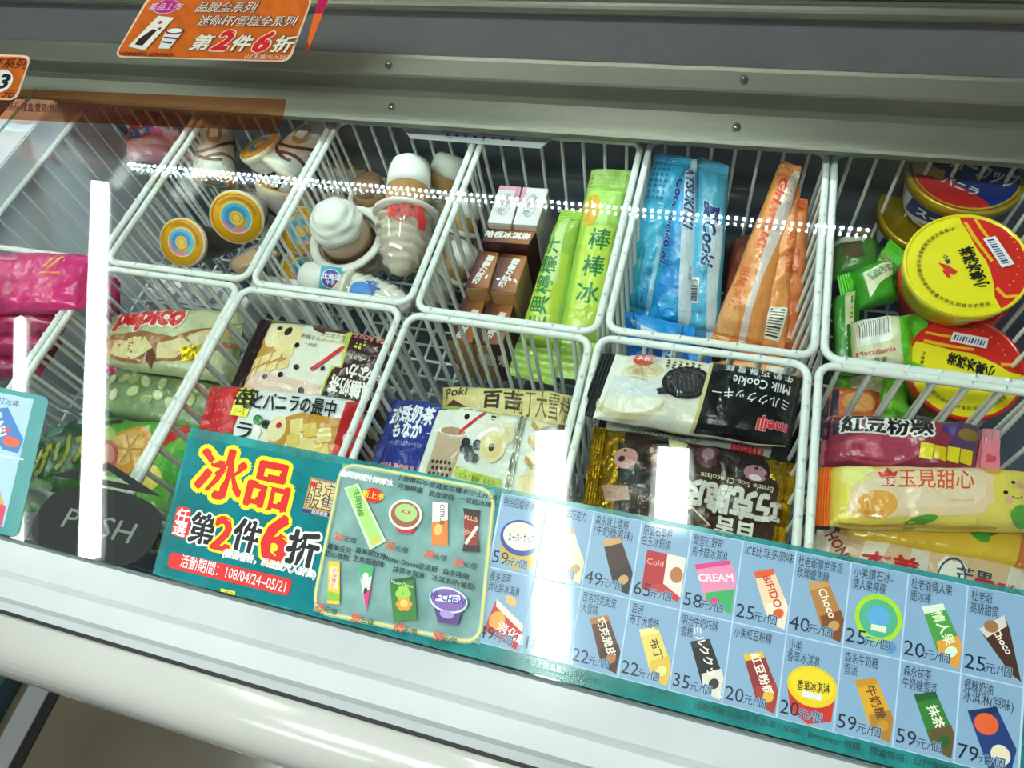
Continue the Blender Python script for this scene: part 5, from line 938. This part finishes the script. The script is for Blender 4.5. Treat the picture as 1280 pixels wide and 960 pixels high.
def blue_lid():
    return [E(.5, .5, .49, .49, BL_), P([(.0, .55), (.12, .42), (.34, .62), (.66, .86), (.7, .96), (.5, 1), (.2, .93), (.04, .75)], '#cf2c2c'), P([(0, .44), (.1, .34), (.3, .56), (.2, .6), (.05, .6)], '#d8c890'), P([(.25, .10), (.6, .02), (.95, .25), (1, .45), (.8, .35), (.5, .2)], '#e0b060'), P([(.55, .03), (.85, .15), (.98, .38), (.75, .25)], '#d8702c'), T('スーパーカップ', .56, .44, .22, '#f4f6fa', rot=22, bold=.05, w=.82, o='#14205c', ow=.03, skew=.1), T('超', .24, .56, .12, '#f0e030', bold=.05, rot=22), T('バニラ', .44, .70, .11, '#f4f0e8', rot=24, bold=.04), E(.5, .5, .49, .49, '#c8a83c', hole=.96)]
GC = mat('#cfae28', rough=.28, metal=.4, coat=.4, name='gold_rim'); WS = card('#c8d0e4'); GCU = 'blue and gold ice cream cups in a stack'
c0 = at(1208, 214, -.022)
for i in range(3):
    px = (1208, 1178, 1150)[i]; py = (216, 268, 312)[i]
    lab = ('top blue and gold cup just under the aluminium rail', 'second blue and gold cup of the stack, showing its blue side', 'lowest blue and gold cup of the stack beside the green packs')[i]
    z = (-.022, -.085, -.145)[i]; q = c0 + Vector((-.012 * i, -.004 * i, z - c0.z))
    A = Vector((.03, -.04, 1)); r = .062
    o = thing('supercup', q - Vector((0, 0, .055)), lab, 'ice cream cup', GCU); o.name = 'blue_gold_cup'
    lathe('cup_body', [(r * .95, -.004), (r * .92, -.014), (r * .78, -.055), (r * .74, -.055)], q, A, WS, o, seg=48)
    lathe('lid', [(r * .93, -.014), (r * .99, -.013), (r, -.002), (r * .985, .0012), (r * .95, .0012), (r * .93, -.0012), (.0003, -.0012)], q, A, GC, o, seg=56, cap=False)
    if i == 0:
        R_ = r * .93; qq = q; S = lambda u, v, off: qq + Vector(((2 * u - 1) * R_, (1 - 2 * v) * R_, off - .0008 - (2 * u - 1) * R_ * .03 + (1 - 2 * v) * R_ * .04))
        prints('lid_print', blue_lid(), 2 * R_, 2 * R_, S, o, lift=.0006)
    def S2(u, v, off):
        a = PI * (.95 + .75 * u); hh_ = -.015 - v * .036; rr = r * (.925 - .14 * v) + .001 + off
        return q + Vector((math.cos(a) * rr, math.sin(a) * rr, hh_))
    prints('side_print', [R(0, 0, 1, 1, BL_), P([(0, .1), (.3, .0), (.2, .9), (0, 1)], '#e8ecf4'), P([(.2, .9), (.5, .6), (1, .85), (1, 1), (.1, 1)], '#e8ecf4'), T('SUPER', .12, .5, .3, '#3c4ca0', rot=-70), T('スーパー', .62, .36, .42, '#f4f6fa', bold=.05, w=.5, o='#14205c', ow=.02), T('meiji', .45, .88, .14, '#d83038', bold=.04)], r * 2.2, .036, S2, o, step=.006)
# green wrapped snacks beside the cups
GG = 'green wrapped snacks beside the cups'
LG = '#4fb42c'
pack('green_snack_pack', 'green pack deepest at the back near the reflected lamp dots', 'ice cream packet', [(1040, 300), (1105, 305), (1100, 345), (1038, 345)], -.11, .03, wrap('#4c8a3c'), [P([(0, .3), (.5, .2), (.6, .7), (0, .8)], '#6a5a38'), E(.3, .15, .3, .12, '#dfe8d8')], group=GG, seed=61, wr=.005)
pack('green_snack_pack', 'green pack with bright crimped end pointing up at the back', 'ice cream packet', [(1080, 352), (1112, 298), (1136, 318), (1112, 370)], (-.10, -.07, -.07, -.10), .03, wrap('#3f9a28'), [P([(.2, .2), (.7, .1), (.7, .5), (.2, .7)], '#b0a878')], seals=(.05, .35), sealmat=wrap('#5cc42c'), group=GG, seed=62, wr=.004)
pack('green_snack_pack', 'green pack with a pale striped label above the barcode pack', 'ice cream packet', [(1046, 344), (1128, 322), (1140, 372), (1056, 392)], (-.08, -.075, -.085, -.09), .034, wrap('#3f9c2c'), [P([(.3, .25), (.74, .12), (.78, .42), (.5, .6), (.35, .85)], '#e4e4c4'), P([(.34, .3), (.72, .2), (.74, .34), (.4, .5)], '#7a9a60'), T('マカダミ', .55, .3, .14, '#f0f4e8', rot=-12)], seals=(.22, .20), sealmat=wrap('#58c428'), group=GG, seed=63, wr=.004)
pack('green_snack_pack', 'tall dark green pack standing at the far left of the cup basket', 'ice cream packet', [(1040, 372), (1078, 362), (1072, 470), (1042, 470)], (-.10, -.09, -.11, -.11), .034, wrap('#3c8c30'), [P([(.45, .05), (.95, .1), (.9, .5), (.5, .6)], '#cfc9a0'), P([(.6, .5), (1, .4), (1, .6), (.6, .9)], '#1c2418')] + [LN(.55, .52 + .06 * i, 1, .44 + .06 * i, .02, '#d8d8d0') for i in range(5)], seals=(.05, .05), group=GG, seed=64, wr=.004, nu=20)
pack('barcode_snack_pack', 'cream pack with a barcode and a bright green crimped end', 'ice cream packet', [(1060, 402), (1160, 392), (1158, 462), (1062, 464)], (-.075, -.07, -.085, -.09), .036, wrap('#dcd8b0'),
     [P([(.06, .08), (.48, .04), (.50, .52), (.08, .60)], '#f2f2ea')] + [LN(.10 + .026 * i, .14 - .004 * i, .11 + .026 * i, .44 - .004 * i, .010, '#1c1c1c') for i in range(14)] + [T('Macadamia', .30, .72, .13, '#c84c5c', rot=-6, bold=.03), T('抹茶', .35, .88, .1, '#2c5c2c'), P([(.58, 0), (1, 0), (1, 1), (.66, 1), (.60, .6)], '#5cc030')], seals=(.04, .24), sealmat=wrap('#3fa028'), group=GG, seed=65, wr=.004)
pack('green_snack_pack', 'crumpled green pack seen through the wires below the basket rim', 'ice cream packet', [(1038, 470), (1150, 470), (1140, 540), (1040, 530)], -.13, .034, wrap('#64a834'), [P([(.2, 0), (.55, 0), (.5, 1), (.2, 1)], '#b8b48c'), E(.75, .5, .2, .3, '#7fd03c')], group=GG, seed=66, wr=.008)

# temperature strip under the back rail
Q = [at(503, 160, .0065), at(690, 174, .0065), at(676, 186, .0065), at(513, 173, .0065)]
t = thing('temperature_strip', sum(Q, Vector()) / 4, 'white plastic temperature strip with blue and red marks under the rail', 'thermometer')
mesh_obj('strip', [p + Vector((0, 0, k)) for k in (0, .0015) for p in Q], [[0, 1, 2, 3][::-1], [4, 5, 6, 7], [0, 4, 5, 1], [1, 5, 6, 2], [2, 6, 7, 3], [3, 7, 4, 0]], mat('#eef0f2', rough=.35), parent=t)
prints('scale_print', [R(.28, .12, .78, .22, '#9ab0d8'), R(.28, .22, .78, .75, '#e2eaf6')] + [E(.31 + .065 * i, .48, .012, .13, '#38549c' if i < 4 else '#d0485c') for i in range(8)] + [T('-20', .31, .75, .3, '#38549c'), T('0', .57, .75, .3, '#505050')], *dims(Q), flatS([p + Vector((0, 0, .0016)) for p in Q]), t, lift=.0003)
